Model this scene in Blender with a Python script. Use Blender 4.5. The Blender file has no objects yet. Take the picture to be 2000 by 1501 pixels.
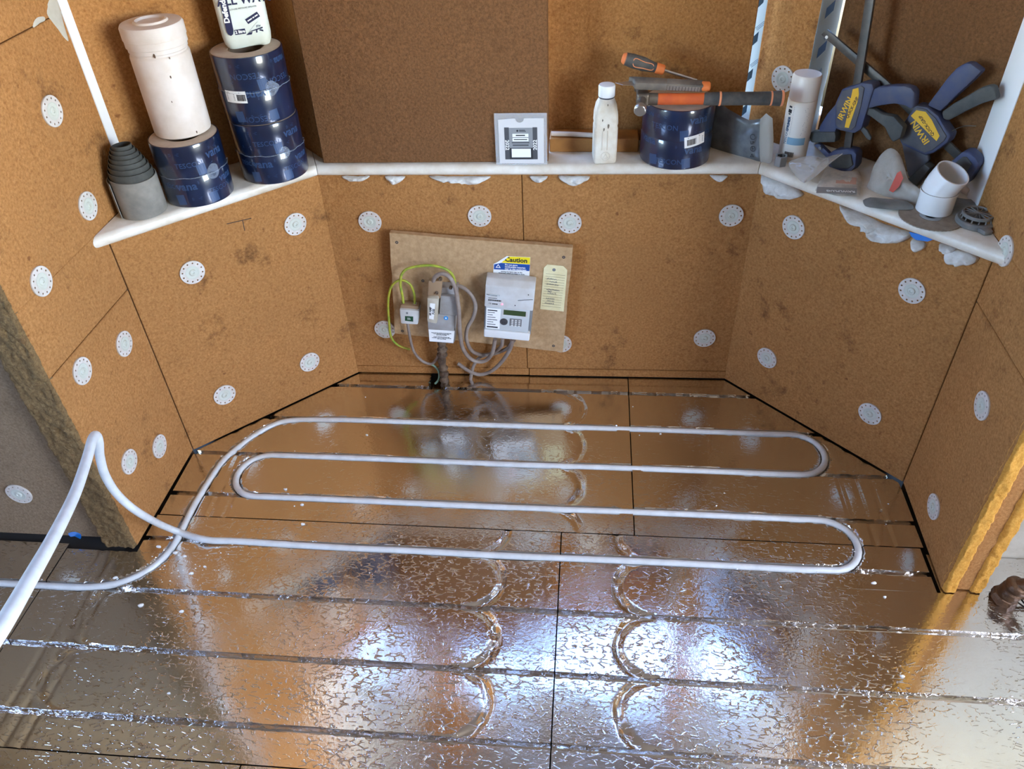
import bpy, bmesh, math, random
import numpy as np
from mathutils import Vector, Matrix
random.seed(7); rng = np.random.default_rng(7)
scene = bpy.context.scene
COL = scene.collection

# ------------------------------------------------------------------ camera
CAM_H = 1.507
FPX = 1551.1                       # focal length in pixels of a 2000 px wide frame
YAW, PITCH, ROLL = -0.11538, 0.69357, -0.04609
_f = Vector((math.sin(YAW)*math.cos(PITCH), math.cos(YAW)*math.cos(PITCH), -math.sin(PITCH)))
_r = Vector((math.cos(YAW), -math.sin(YAW), 0)); _u = _r.cross(_f)
RT = _r*math.cos(ROLL)+_u*math.sin(ROLL); UP = -_r*math.sin(ROLL)+_u*math.cos(ROLL); FW = _f
cam_d = bpy.data.cameras.new('camera'); cam_d.sensor_width = 36; cam_d.lens = FPX/2000*36
cam_d.clip_start = .02; cam_d.clip_end = 200
cam = bpy.data.objects.new('camera', cam_d); COL.objects.link(cam)
cam.matrix_world = Matrix(((RT.x, UP.x, -FW.x, 0), (RT.y, UP.y, -FW.y, 0), (RT.z, UP.z, -FW.z, CAM_H), (0, 0, 0, 1)))
scene.camera = cam

# ------------------------------------------------------------------ sky, exposure
w = bpy.data.worlds.new('sky'); scene.world = w; w.use_nodes = True
nt = w.node_tree; bg = nt.nodes['Background']
sky = nt.nodes.new('ShaderNodeTexSky'); sky.sky_type = 'NISHITA'; sky.sun_disc = False
sky.sun_elevation = math.radians(48); sky.sun_rotation = math.radians(68)
sky.air_density = 1.0; sky.dust_density = .15; sky.ozone_density = 5.0
nt.links.new(sky.outputs[0], bg.inputs[0]); bg.inputs[1].default_value = 3.3
scene.view_settings.view_transform = 'Standard'; scene.view_settings.look = 'None'
scene.view_settings.gamma = 1; scene.view_settings.use_curve_mapping = False
scene.view_settings.exposure = 0.18
cy = scene.cycles
cy.max_bounces = 10; cy.diffuse_bounces = 5; cy.glossy_bounces = 5; cy.transmission_bounces = 6; cy.transparent_max_bounces = 12
cy.sample_clamp_indirect = 6; cy.blur_glossy = .6; cy.use_denoising = True
def portal(name, loc, size_x, size_y, direction):
    d = bpy.data.lights.new(name, 'AREA'); d.shape = 'RECTANGLE'; d.size = size_x; d.size_y = size_y; d.cycles.is_portal = True
    o = bpy.data.objects.new(name, d); COL.objects.link(o); o.location = loc
    o.rotation_euler = Vector(direction).to_track_quat('-Z', 'Z').to_euler(); return o
# the bay's three windows let the sky in
portal('portal_back', (-.13, 2.06, 1.6), 1.2, 1.5, (0, -1, 0))
portal('portal_left', (-1.03, 1.80, 1.6), .62, 1.5, (.684, -.729, 0))
portal('portal_right', (.77, 1.80, 1.6), .62, 1.5, (-.706, -.708, 0))
# added fill lamp in an invented wall opening, behind the camera on the right
side = portal('fill_light_right', (2.24, -.45, 1.45), 1.58, 1.38, (-1, 0, 0)); side.data.cycles.is_portal = False
side.data.energy = 82; side.data.color = (1, .93, .83)
side2 = portal('fill_light_left', (-2.34, -.35, 1.5), 1.18, 1.18, (1, 0, 0)); side2.data.cycles.is_portal = False  # weaker added fill lamp in an invented left opening, lifts the right walls
side2.data.energy = 5; side2.data.color = (1, .97, .93)

# ------------------------------------------------------------------ measuring helpers (world metres from sight lines)
CAMP = Vector((0, 0, CAM_H))
def ray(px, py): return FW*FPX+RT*(px-1000)-UP*(py-750.5)
def on_z(px, py, z):
    d = ray(px, py); return CAMP+d*((z-CAM_H)/d.z)
def on_v(px, py, a, b, off=0):                 # vertical plane through plan points a, b; off > 0 = nearer to the room
    t = (Vector(b)-Vector(a)).normalized(); n = Vector((t.y, -t.x))
    if n.dot(Vector(a)) > 0: n = -n
    d = ray(px, py); return CAMP+d*((Vector(a)+n*off).dot(n)/Vector((d.x, d.y)).dot(n))
def at_depth(px, py, dep): return CAMP+ray(px, py)*(dep/FPX)

# ------------------------------------------------------------------ colour and material helpers
def lin(c): return tuple((x/12.92 if x <= .04045 else ((x+.055)/1.055)**2.4) for x in [v/255 for v in c])+(1,)
MATS = {}
def mat(name, rgb, rough=.6, metal=0, spec=.5, var=None, vscale=8, bump=0, bscale=60, coat=0, alpha=1, trans=0, emit=None, sheen=0, detail=6):
    if name in MATS: return MATS[name]
    m = bpy.data.materials.new(name); m.use_nodes = True; t = m.node_tree; N = t.nodes; L = t.links
    b = N['Principled BSDF']; b.inputs['Base Color'].default_value = lin(rgb); b.inputs['Roughness'].default_value = rough
    b.inputs['Metallic'].default_value = metal; b.inputs['Specular IOR Level'].default_value = spec
    if coat: b.inputs['Coat Weight'].default_value = coat; b.inputs['Coat Roughness'].default_value = .06
    if alpha < 1: b.inputs['Alpha'].default_value = alpha
    if trans: b.inputs['Transmission Weight'].default_value = trans
    if emit: b.inputs['Emission Color'].default_value = lin(emit[0]); b.inputs['Emission Strength'].default_value = emit[1]
    tc = N.new('ShaderNodeTexCoord')
    if var:
        n = N.new('ShaderNodeTexNoise'); n.inputs['Scale'].default_value = vscale; n.inputs['Detail'].default_value = detail; n.inputs['Roughness'].default_value = .6
        L.new(tc.outputs['Object'], n.inputs['Vector'])
        r = N.new('ShaderNodeValToRGB'); r.color_ramp.elements[0].position = .35; r.color_ramp.elements[1].position = .68
        r.color_ramp.elements[0].color = lin(rgb); r.color_ramp.elements[1].color = lin(var)
        L.new(n.outputs[0], r.inputs[0]); L.new(r.outputs[0], b.inputs['Base Color'])
    if bump:
        n2 = N.new('ShaderNodeTexNoise'); n2.inputs['Scale'].default_value = bscale; n2.inputs['Detail'].default_value = 4
        L.new(tc.outputs['Object'], n2.inputs['Vector'])
        bp = N.new('ShaderNodeBump'); bp.inputs['Strength'].default_value = bump; bp.inputs['Distance'].default_value = .004
        L.new(n2.outputs[0], bp.inputs['Height']); L.new(bp.outputs[0], b.inputs['Normal'])
    MATS[name] = m; return m

def fibre_mat(name, rgb, dark, rough=.95, stain=.5, zlow=True, bump=.6):
    """wood fibre insulation board: felted strands, flecks, damp stains of their own shape"""
    m = bpy.data.materials.new(name); m.use_nodes = True; t = m.node_tree; N = t.nodes; L = t.links
    b = N['Principled BSDF']; b.inputs['Roughness'].default_value = rough; b.inputs['Specular IOR Level'].default_value = .15
    g = N.new('ShaderNodeNewGeometry')
    def noise(sc, det, rg=.6, vec=None):
        n = N.new('ShaderNodeTexNoise'); n.inputs['Scale'].default_value = sc; n.inputs['Detail'].default_value = det; n.inputs['Roughness'].default_value = rg
        L.new(vec or g.outputs['Position'], n.inputs['Vector']); return n.outputs[0]
    def ramp(s, p0, c0, p1, c1):
        r = N.new('ShaderNodeValToRGB'); e = r.color_ramp.elements; e[0].position = p0; e[1].position = p1; e[0].color = c0; e[1].color = c1
        L.new(s, r.inputs[0]); return r.outputs[0]
    def mix(f, a, c, mode='MIX'):
        x = N.new('ShaderNodeMix'); x.data_type = 'RGBA'; x.blend_type = mode
        if hasattr(f, 'is_linked') or not isinstance(f, (int, float)): L.new(f, x.inputs[0])
        else: x.inputs[0].default_value = f
        for s, k in ((a, 6), (c, 7)):
            if isinstance(s, tuple): x.inputs[k].default_value = s
            else: L.new(s, x.inputs[k])
        return x.outputs[2]
    fibre = noise(170, 5, .7); blotch = noise(5, 5, .6); fleck = noise(420, 2, .5)
    base = ramp(fibre, .3, lin(dark), .7, lin(rgb))
    base = mix(ramp(blotch, .35, (0, 0, 0, 1), .75, (.28, .28, .28, 1)), base, lin(tuple(int(v*.72) for v in rgb)))
    base = mix(ramp(fleck, .66, (0, 0, 0, 1), .8, (.35, .35, .35, 1)), base, lin(tuple(min(255, int(v*1.35)) for v in rgb)))
    if stain:
        s1 = ramp(noise(9, 6, .75), .58, (0, 0, 0, 1), .72, (stain, stain, stain, 1))
        base = mix(s1, base, lin((70, 44, 24)))
        s2 = ramp(noise(34, 3, .5), .70, (0, 0, 0, 1), .77, (stain*.9,)*3+(1,))
        base = mix(s2, base, lin((92, 52, 26)))
    L.new(base, b.inputs['Base Color'])
    bp = N.new('ShaderNodeBump'); bp.inputs['Strength'].default_value = bump; bp.inputs['Distance'].default_value = .003
    sm = N.new('ShaderNodeMath'); sm.operation = 'ADD'; L.new(fibre, sm.inputs[0]); L.new(noise(60, 3), sm.inputs[1])
    L.new(sm.outputs[0], bp.inputs['Height']); L.new(bp.outputs[0], b.inputs['Normal'])
    MATS[name] = m; return m

# ------------------------------------------------------------------ mesh helpers
def tag(o, label=None, cat=None, group=None, kind=None):
    for k, v in (('label', label), ('category', cat), ('group', group), ('kind', kind)):
        if v: o[k] = v
    return o
def empty(name, M=None):
    o = bpy.data.objects.new(name, None); COL.objects.link(o); o.empty_display_size = .02
    if M is not None: o.matrix_world = M if isinstance(M, Matrix) else Matrix.Translation(M)
    return o
def thing(name, label, cat, M=None, group=None): return tag(empty(name, M), label, cat, group)
def obj(name, data, m=None, parent=None, smooth=None, M=None):
    """data: bmesh, (verts, faces) or Mesh -> ONE linked mesh object"""
    if isinstance(data, bmesh.types.BMesh):
        bmesh.ops.recalc_face_normals(data, faces=data.faces)
        me = bpy.data.meshes.new(name); data.to_mesh(me); data.free()
    elif isinstance(data, tuple):
        me = bpy.data.meshes.new(name); me.from_pydata([tuple(v) for v in data[0]], [], data[1]); me.update()
    else: me = data
    if m is not None and not me.materials: me.materials.append(MATS[m] if isinstance(m, str) else m)
    if smooth is not None and len(me.polygons):
        me.polygons.foreach_set('use_smooth', [True]*len(me.polygons))
        if smooth < 180: me.set_sharp_from_angle(angle=math.radians(smooth))
    o = bpy.data.objects.new(name, me); COL.objects.link(o)
    if parent is not None: o.parent = parent
    if M is not None:
        if parent is None: o.matrix_world = M
        else: o.matrix_local = M
    return o
def T(x=0, y=0, z=0): return Matrix.Translation((x, y, z))
def Rz(a): return Matrix.Rotation(a, 4, 'Z')
def Rx(a): return Matrix.Rotation(a, 4, 'X')
def Ry(a): return Matrix.Rotation(a, 4, 'Y')
def frame(o, x, y):
    """matrix with origin o and the x and y axes given (z = x cross y)"""
    x = Vector(x).normalized(); y = Vector(y); y = (y-x*y.dot(x)).normalized(); z = x.cross(y)
    return Matrix(((x.x, y.x, z.x, o[0]), (x.y, y.y, z.y, o[1]), (x.z, y.z, z.z, o[2]), (0, 0, 0, 1)))
def box(x0, x1, y0, y1, z0, z1, bev=0, seg=2, bm=None):
    b2 = bmesh.new(); bmesh.ops.create_cube(b2, size=1, matrix=T((x0+x1)/2, (y0+y1)/2, (z0+z1)/2) @ Matrix.Diagonal((x1-x0, y1-y0, z1-z0, 1)))
    if bev: bmesh.ops.bevel(b2, geom=b2.edges[:], offset=bev, segments=seg, profile=.5, affect='EDGES')
    if bm is None: return b2
    me = bpy.data.meshes.new('t'); b2.to_mesh(me); b2.free(); bm.from_mesh(me); bpy.data.meshes.remove(me); return bm
def prism(poly, z0, z1, bev=0, seg=2):
    """plan polygon (x, y) from z0 to z1"""
    bm = bmesh.new(); vs = [bm.verts.new((p[0], p[1], z0)) for p in poly]; f = bm.faces.new(vs)
    r = bmesh.ops.extrude_face_region(bm, geom=[f]); bmesh.ops.translate(bm, verts=[v for v in r['geom'] if isinstance(v, bmesh.types.BMVert)], vec=(0, 0, z1-z0))
    bmesh.ops.recalc_face_normals(bm, faces=bm.faces)
    if bev:
        bmesh.ops.bevel(bm, geom=bm.edges[:], offset=bev, segments=seg, profile=.5, affect='EDGES', clamp_overlap=True)
    return bm
def lathe(prof, n=48, cap=True):
    """profile (r, z) around z; r = 0 ends close to a point"""
    vs, fs, rows = [], [], []
    for r, z in prof:
        if r < 1e-6: rows.append([len(vs)]); vs.append((0, 0, z))
        else:
            rows.append(list(range(len(vs), len(vs)+n)))
            vs += [(r*math.cos(2*math.pi*i/n), r*math.sin(2*math.pi*i/n), z) for i in range(n)]
    for a, b in zip(rows, rows[1:]):
        for i in range(n):
            j = (i+1) % n
            if len(a) == 1 and len(b) == 1: continue
            if len(a) == 1: fs.append((a[0], b[j], b[i]))
            elif len(b) == 1: fs.append((a[i], a[j], b[0]))
            else: fs.append((a[i], a[j], b[j], b[i]))
    if cap:
        if len(rows[0]) > 1: fs.append(tuple(reversed(rows[0])))
        if len(rows[-1]) > 1: fs.append(tuple(rows[-1]))
    return vs, fs
def smoothline(P, k=6, closed=False):
    P = [Vector(p) for p in P]; out = []
    n = len(P)
    for i in range(n if closed else n-1):
        p0 = P[i-1] if (i or closed) else P[0]*2-P[1]; p1 = P[i]; p2 = P[(i+1) % n]; p3 = P[(i+2) % n] if (closed or i+2 < n) else P[-1]*2-P[-2]
        for s in range(k):
            t = s/k; out.append(.5*((2*p1)+(p2-p0)*t+(2*p0-5*p1+4*p2-p3)*t*t+(3*p1-p0-3*p2+p3)*t**3))
    if not closed: out.append(P[-1])
    return out
def tube(P, r, n=12, cap=True, hollow=0):
    """round tube along a polyline; r number or list"""
    P = [Vector(p) for p in P]; R = r if isinstance(r, (list, tuple)) else [r]*len(P)
    vs, fs = [], []; d = (P[1]-P[0]).normalized(); a = d.orthogonal().normalized()
    for i, p in enumerate(P):
        d2 = ((P[min(i+1, len(P)-1)]-P[max(i-1, 0)])).normalized()
        a = (a-d2*a.dot(d2)).normalized(); b = d2.cross(a)
        vs += [p+(a*math.cos(2*math.pi*k/n)+b*math.sin(2*math.pi*k/n))*R[i] for k in range(n)]
        if i:
            o = (i-1)*n; fs += [(o+k, o+(k+1) % n, o+n+(k+1) % n, o+n+k) for k in range(n)]
    if cap: fs.append(tuple(reversed(range(n)))); fs.append(tuple(range(len(vs)-n, len(vs))))
    return vs, fs
def text(s, size, align='CENTER', bold=0, depth=.0002, spacing=1, shear=0):
    c = bpy.data.curves.new('lettering', 'FONT'); c.body = s; c.size = size; c.align_x = align; c.align_y = 'CENTER'; c.extrude = depth; c.offset = bold; c.space_character = spacing; c.shear = shear; c.resolution_u = 2
    o = bpy.data.objects.new('lettering', c); COL.objects.link(o)
    dg = bpy.context.evaluated_depsgraph_get(); me = bpy.data.meshes.new_from_object(o.evaluated_get(dg)); me.name = 'lettering'
    bpy.data.objects.remove(o); bpy.data.curves.remove(c); me.materials.clear(); return me
def wrap(me, R, ang, z, flip=False, rot=0):
    """bend a flat XY mesh around a z cylinder of radius R, centred at angle ang and height z"""
    for v in me.vertices:
        x, y, d = v.co
        if rot: x, y = x*math.cos(rot)-y*math.sin(rot), x*math.sin(rot)+y*math.cos(rot)
        if flip: x, y = -x, -y
        a = ang+x/R; v.co = ((R+d)*math.cos(a), (R+d)*math.sin(a), z+y)
    return me
def plate(x0, x1, y0, y1, d=.0003, nx=1):
    """thin label sheet in the XY plane with nx columns so that it can be wrapped"""
    vs, fs = [], []
    for i in range(nx+1):
        x = x0+(x1-x0)*i/nx; vs += [(x, y0, 0), (x, y1, 0), (x, y1, d), (x, y0, d)]
    for i in range(nx):
        a, b = 4*i, 4*i+4
        fs += [(a, a+1, b+1, b), (a+1, a+2, b+2, b+1), (a+2, a+3, b+3, b+2), (a+3, a, b, b+3)]
    fs += [(0, 3, 2, 1), (4*nx, 4*nx+1, 4*nx+2, 4*nx+3)]
    me = bpy.data.meshes.new('label'); me.from_pydata(vs, [], fs); me.update(); return me
def bars(rects, d=.0003):
    """several little printed rectangles (x0, x1, y0, y1) as one flat print mesh"""
    bm = bmesh.new()
    for r in rects: box(r[0], r[1], r[2], r[3], 0, d, bm=bm)
    me = bpy.data.meshes.new('print'); bm.to_mesh(me); bm.free(); return me
def vnoise(x, y, s, seed=0):
    """cheap smooth value noise for numpy arrays"""
    x = np.asarray(x)*s+seed*17.3; y = np.asarray(y)*s+seed*9.1
    xi = np.floor(x).astype(int); yi = np.floor(y).astype(int); fx = x-xi; fy = y-yi
    def h(a, b):
        n = (a*374761393+b*668265263+seed*974634777) & 0x7fffffff; n = (n ^ (n >> 13))*1274126177 & 0x7fffffff
        return (n & 0xffff)/65535.
    u = fx*fx*(3-2*fx); v = fy*fy*(3-2*fy)
    return (h(xi, yi)*(1-u)+h(xi+1, yi)*u)*(1-v)+(h(xi, yi+1)*(1-u)+h(xi+1, yi+1)*u)*v
# ------------------------------------------------------------------ materials of the setting
fibre_mat('fibre_board', (192, 138, 83), (142, 94, 49), stain=.7)
fibre_mat('fibre_board_backlit', (136, 96, 62), (96, 65, 40), stain=.25, bump=.9)  # darker copy of fibre_board, backlit shade of the window boards put into the colour
fibre_mat('fibre_board_grey', (156, 134, 108), (120, 98, 74), stain=.3)  # greyer, duller copy of fibre_board for the left room wall
fibre_mat('fibre_edge_fresh_lit', (236, 176, 84), (205, 138, 52), stain=0, bump=1.0)  # fresh cut orange, with the lit glow of the right edge in the colour
fibre_mat('fibre_edge_dusty', (142, 116, 80), (92, 70, 44), stain=.4, bump=1.0)
mat('pvc_white', (232, 226, 214), .38, var=(206, 192, 170), vscale=14, bump=.12, bscale=90)
mat('room_wall', (118, 96, 72), .9, var=(100, 80, 58), vscale=6)
mat('ceiling_grey', (156, 150, 144), .9)
mat('plaster_white', (196, 190, 174), .85, var=(168, 160, 142), vscale=9, bump=.4, bscale=40)
mat('paint_white', (238, 238, 236), .7)
mat('foam_white', (224, 222, 216), .75, var=(196, 190, 178), vscale=40, bump=.5, bscale=120)
mat('timber', (176, 122, 62), .7, var=(140, 92, 44), vscale=20)
mat('masonry', (120, 96, 78), .95, var=(90, 70, 56), vscale=10)
mat('slab', (60, 56, 52), .95)
mat('black_gap', (24, 18, 14), .95)
mat('frame_white', (236, 238, 240), .35)

def foil_mat(name, amount):
    m = bpy.data.materials.new(name); m.use_nodes = True; t = m.node_tree; N = t.nodes; L = t.links
    b = N['Principled BSDF']; b.inputs['Metallic'].default_value = 1; b.inputs['Base Color'].default_value = (.78, .765, .75, 1)
    g = N.new('ShaderNodeNewGeometry')
    def noise(sc, det, rg=.5, vec=None, dist=0):
        n = N.new('ShaderNodeTexNoise'); n.inputs['Scale'].default_value = sc; n.inputs['Detail'].default_value = det; n.inputs['Roughness'].default_value = rg; n.inputs['Distortion'].default_value = dist
        L.new(vec or g.outputs['Position'], n.inputs['Vector']); return n.outputs[0]
    def ramp(s, p0, v0, p1, v1):
        r = N.new('ShaderNodeMapRange'); r.interpolation_type = 'SMOOTHSTEP'; L.new(s, r.inputs[0])
        for k, v in ((1, p0), (2, p1), (3, v0), (4, v1)): r.inputs[k].default_value = v
        return r.outputs[0]
    def math2(op, a, c):
        x = N.new('ShaderNodeMath'); x.operation = op
        for s, k in ((a, 0), (c, 1)):
            if isinstance(s, (int, float)): x.inputs[k].default_value = s
            else: L.new(s, x.inputs[k])
        return x.outputs[0]
    # crinkles: short raised ridges in patches, like pressed kitchen foil
    mp = N.new('ShaderNodeMapping'); mp.inputs['Scale'].default_value = (1, 2.2, 1); mp.inputs['Rotation'].default_value = (0, 0, .35); L.new(g.outputs['Position'], mp.inputs['Vector'])
    v = N.new('ShaderNodeTexVoronoi'); v.feature = 'DISTANCE_TO_EDGE'; v.inputs['Scale'].default_value = 50; v.inputs['Randomness'].default_value = 1
    wob = N.new('ShaderNodeMixRGB'); wob.inputs[0].default_value = .012
    nn = N.new('ShaderNodeTexNoise'); nn.inputs['Scale'].default_value = 26; nn.inputs['Detail'].default_value = 3; L.new(mp.outputs[0], nn.inputs['Vector'])
    L.new(mp.outputs[0], wob.inputs[1]); L.new(nn.outputs[1], wob.inputs[2]); L.new(wob.outputs[0], v.inputs['Vector'])
    ridge = ramp(v.outputs['Distance'], .0, 1, .11, 0)
    brk = ramp(noise(62, 2), .47, 0, .56, 1)                       # broken into short lengths
    patch = ramp(noise(3.2, 2, .5), .36, .12, .56, 1)              # where the foil has crept
    crink = math2('MULTIPLY', math2('MULTIPLY', ridge, brk), patch)
    fine = math2('MULTIPLY', noise(150, 3), .22)
    wave = math2('MULTIPLY', noise(11, 2), .7)
    h = math2('ADD', math2('ADD', math2('MULTIPLY', crink, .75*amount), fine), wave)
    bp = N.new('ShaderNodeBump'); bp.inputs['Strength'].default_value = .5; bp.inputs['Distance'].default_value = .0016
    L.new(h, bp.inputs['Height']); L.new(bp.outputs[0], b.inputs['Normal'])
    L.new(ramp(noise(7, 4, .6), .35, .085, .7, .20), b.inputs['Roughness'])
    # site dust, thin and patchy
    d = ramp(noise(16, 6, .7), .60, 0, .85, .35); mx = N.new('ShaderNodeMix'); mx.data_type = 'RGBA'; L.new(d, mx.inputs[0])
    mx.inputs[6].default_value = (.78, .765, .75, 1); mx.inputs[7].default_value = (.62, .54, .45, 1); L.new(mx.outputs[2], b.inputs['Base Color'])
    MATS[name] = m
foil_mat('foil', 1); foil_mat('foil_smooth', .3)

# ------------------------------------------------------------------ plan of the bay
BL, BR, LL, RR = Vector((-.683, 1.833)), Vector((.416, 1.85)), Vector((-1.061, 1.478)), Vector((.811, 1.456))
LE, RE = Vector((-1.067, 1.147)), Vector((.803, 1.136))
CEIL = 2.5; SILL_T, SILL_B = .686, .658; HEAD = 2.44; BOARD_TOP = 1.52
def tn(a, b):
    t = (Vector(b)-Vector(a)).normalized(); n = Vector((t.y, -t.x))
    if n.dot(Vector(a)) < 0: n = -n
    return t, n                                    # n points out of the room
def isect(p, d, q, e):
    k = d.x*e.y-d.y*e.x; s = ((q-p).x*e.y-(q-p).y*e.x)/k; return p+d*s
def bayline(off):
    """corner points of the bay line moved outwards by off, ends kept on the return walls"""
    segs = [(LL, BL), (BL, BR), (BR, RR)]; L = []
    for a, b in segs:
        t, n = tn(a, b); L.append((a+n*off, t))
    tl = (LL-LE).normalized(); tr = (RR-RE).normalized()
    return [isect(LL, tl, *L[0]), isect(*L[0], *L[1]), isect(*L[1], *L[2]), isect(RR, tr, *L[2])]
def slab(a, b, off, thick, z0, z1, u0=None, u1=None, bev=.0015):
    """board standing along a-b; u0..u1 metres along the line; front face moved outwards by off"""
    t, n = tn(a, b); a = Vector(a); u0 = 0 if u0 is None else u0; u1 = (Vector(b)-a).length if u1 is None else u1
    p, q = a+t*u0+n*off, a+t*u1+n*off
    return prism([p, q, q+n*thick, p+n*thick], z0, z1, bev, 1)
def along(px, py, a, b, off=0):
    p = on_v(px, py, a, b, -off); t, n = tn(a, b); return (Vector((p.x, p.y))-Vector(a)-n*off).dot(t), p.z

# walls below the sill ------------------------------------------------
wb = tag(empty('wall_back'), 'back wall of the bay under the sill, brown wood fibre boards', kind='structure')
LBK = (BR-BL).length
us = along(1021, 420, BL, BR)[0]; us2 = along(1033, 715, BL, BR)[0]; zs = along(1200, 722, BL, BR)[1]
obj('insulation_board', slab(BL, BR, 0, .06, zs+.001, SILL_B+.01, -.004, us-.0008), 'fibre_board', wb)
obj('insulation_board', slab(BL, BR, .0012, .06, zs+.001, SILL_B+.01, us+.0008, LBK+.004), 'fibre_board', wb)
obj('insulation_board', slab(BL, BR, .0005, .06, .004, zs-.001, -.004, us2-.0008), 'fibre_board', wb)
obj('insulation_board', slab(BL, BR, -.0005, .06, .004, zs-.001, us2+.0008, LBK+.004), 'fibre_board', wb)
wl = tag(empty('wall_bay_left'), 'left angled wall of the bay, one brown wood fibre board', kind='structure')
obj('insulation_board', slab(LL, BL, 0, .06, .003, SILL_B+.01, .0012, (BL-LL).length+.002), 'fibre_board', wl)
wr = tag(empty('wall_bay_right'), 'right angled wall of the bay, shaded brown wood fibre boards', kind='structure')
LR = (RR-BR).length
obj('insulation_board', slab(BR, RR, 0, .06, .003, SILL_B+.01, -.002, LR-.0014), 'fibre_board', wr)
bk = bayline(.064); bo = bayline(.30)
for i in range(3):
    tag(obj('wall_light_block', prism([bk[i], bk[i+1], bo[i+1], bo[i]], -.2, SILL_B-.01), 'masonry'), 'unseen masonry added behind the insulation boards to stop light leaks', kind='structure')  # unseen backing added to keep sky light from leaking through board seams

for c_, n_, sg in ((LL, tn(LL, BL)[1], -1), (RR, tn(BR, RR)[1], 1)):
    tag(obj('wall_light_block', prism([c_+Vector((sg*.002, .002)), c_+n_*.064, c_+n_*.3, Vector((c_.x+sg*.3, c_.y+.15)), Vector((c_.x+sg*.3, c_.y+.002))], -.2, SILL_B-.01), 'masonry'), 'unseen masonry added behind the bay corner to stop light leaks', kind='structure')  # unseen corner block added to close a bright light leak
# return walls ---------------------------------------------------------
YL = 1.612; YR = 1.595
tl = (LL-LE).normalized(); A1 = LE+tl*((YL-LE.y)/tl.y)
wrl = tag(empty('wall_return_left'), 'left return wall of the bay, brightly lit wood fibre boards', kind='structure')
z1 = (on_v(115, 710, LE, LL).z+on_v(250, 575, LE, LL).z)/2; z2 = (on_v(0, 81, LE, LL).z+on_v(92, 43, LE, LL).z)/2
TH = .085
def retslab(a, b, z0, z1, off=0, th=TH): return slab(a, b, off, th, z0, z1)
obj('insulation_board', retslab(LE, LL, .004, z1-.0012), 'fibre_board', wrl)
obj('insulation_board', retslab(LE, LL, z1+.0012, SILL_T), 'fibre_board', wrl)
obj('insulation_board', retslab(LE, A1, SILL_T, z2-.0012), 'fibre_board', wrl)
obj('insulation_board', retslab(LE, A1, z2+.0012, CEIL, -.001), 'fibre_board', wrl)
tr = (RR-RE).normalized(); A2 = RE+tr*((YR-RE.y)/tr.y)
wrr = tag(empty('wall_return_right'), 'right return wall of the bay, stained wood fibre boards', kind='structure')
zr = on_v(1975, 703, RE, RR).z
obj('insulation_board', retslab(RE, RR, .003, zr-.001), 'fibre_board', wrr)
obj('insulation_board', retslab(RE, RR, zr+.001, SILL_T), 'fibre_board', wrr)
obj('insulation_board', retslab(RE, A2, SILL_T, CEIL), 'fibre_board', wrr)

# cut edges of the return boards --------------------------------------
def fuzzy_edge(a, w0, z0, z1, sgn, groove, depth, seed):
    """felted cut edge facing the room: x from a.x outwards by w0, real depth from noise, optional groove down the middle"""
    nx, nz = 26, int((z1-z0)/.006); xs = np.linspace(0, w0, nx); zz = np.linspace(z0, z1, nz)
    X, Z = np.meshgrid(xs, zz); Y = depth*(vnoise(X, Z, 160, seed)*.6+vnoise(X, Z, 60, seed+1)*.8+vnoise(X, Z, 320, seed+2)*.4)
    ed = np.minimum(X, w0-X); Y += np.clip(ed/.004, 0, 1)*.003
    if groove: c = np.abs(X-w0*.52)/(w0*.15); Y -= .02*np.clip(1.35-c, 0, 1)**.6*(c < 1.35)
    Y[:, 0] -= .012; Y[:, -1] -= .012
    vs = np.stack([a.x+sgn*X, a.y-Y, Z], -1).reshape(-1, 3)
    fs = [(i*nx+j, i*nx+j+1, (i+1)*nx+j+1, (i+1)*nx+j) if sgn < 0 else (i*nx+j, (i+1)*nx+j, (i+1)*nx+j+1, i*nx+j+1) for i in range(nz-1) for j in range(nx-1)]
    return [tuple(v) for v in vs], fs
obj('board_edge', fuzzy_edge(LE+Vector((.0, .002)), .078, .006, CEIL, -1, False, .010, 3), 'fibre_edge_dusty', wrl, smooth=180)
obj('board_edge', fuzzy_edge(RE+Vector((.0, .002)), TH, .003, CEIL, 1, True, .008, 5), 'fibre_edge_fresh_lit', wrr, smooth=180)

# room walls, ceiling ---------------------------------------------------
RX0, RX1, RY0 = -2.3, 2.2, -3.0
YLW = 1.158; YRW = 1.235
tag(obj('wall_room_left', prism([(RX0, YLW), (LE.x-.074, YLW), (LE.x-.074, YLW+.1), (RX0, YLW+.1)], .014, CEIL, .002, 1), 'fibre_board_grey'), 'room wall left of the bay, dim brown wood fibre board', kind='structure')
tag(obj('wall_room_right', prism([(RE.x+TH-.01, YRW), (RX1, YRW), (RX1, YRW+.1), (RE.x+TH-.01, YRW+.1)], -.02, CEIL), 'plaster_white'), 'room wall right of the bay, bare white plaster', kind='structure')
for bx_ in ((RX0-.1, RX0, RY0, -.95, -.03, CEIL), (RX0-.1, RX0, .25, YLW+.1, -.03, CEIL), (RX0-.1, RX0, -.95, .25, -.03, .9), (RX0-.1, RX0, -.95, .25, 2.1, CEIL)):
    tag(obj('wall_side_left', box(*bx_), 'room_wall'), 'left side wall of the room around an invented fill light opening', kind='structure')  # opening invented for the added left fill lamp
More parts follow.
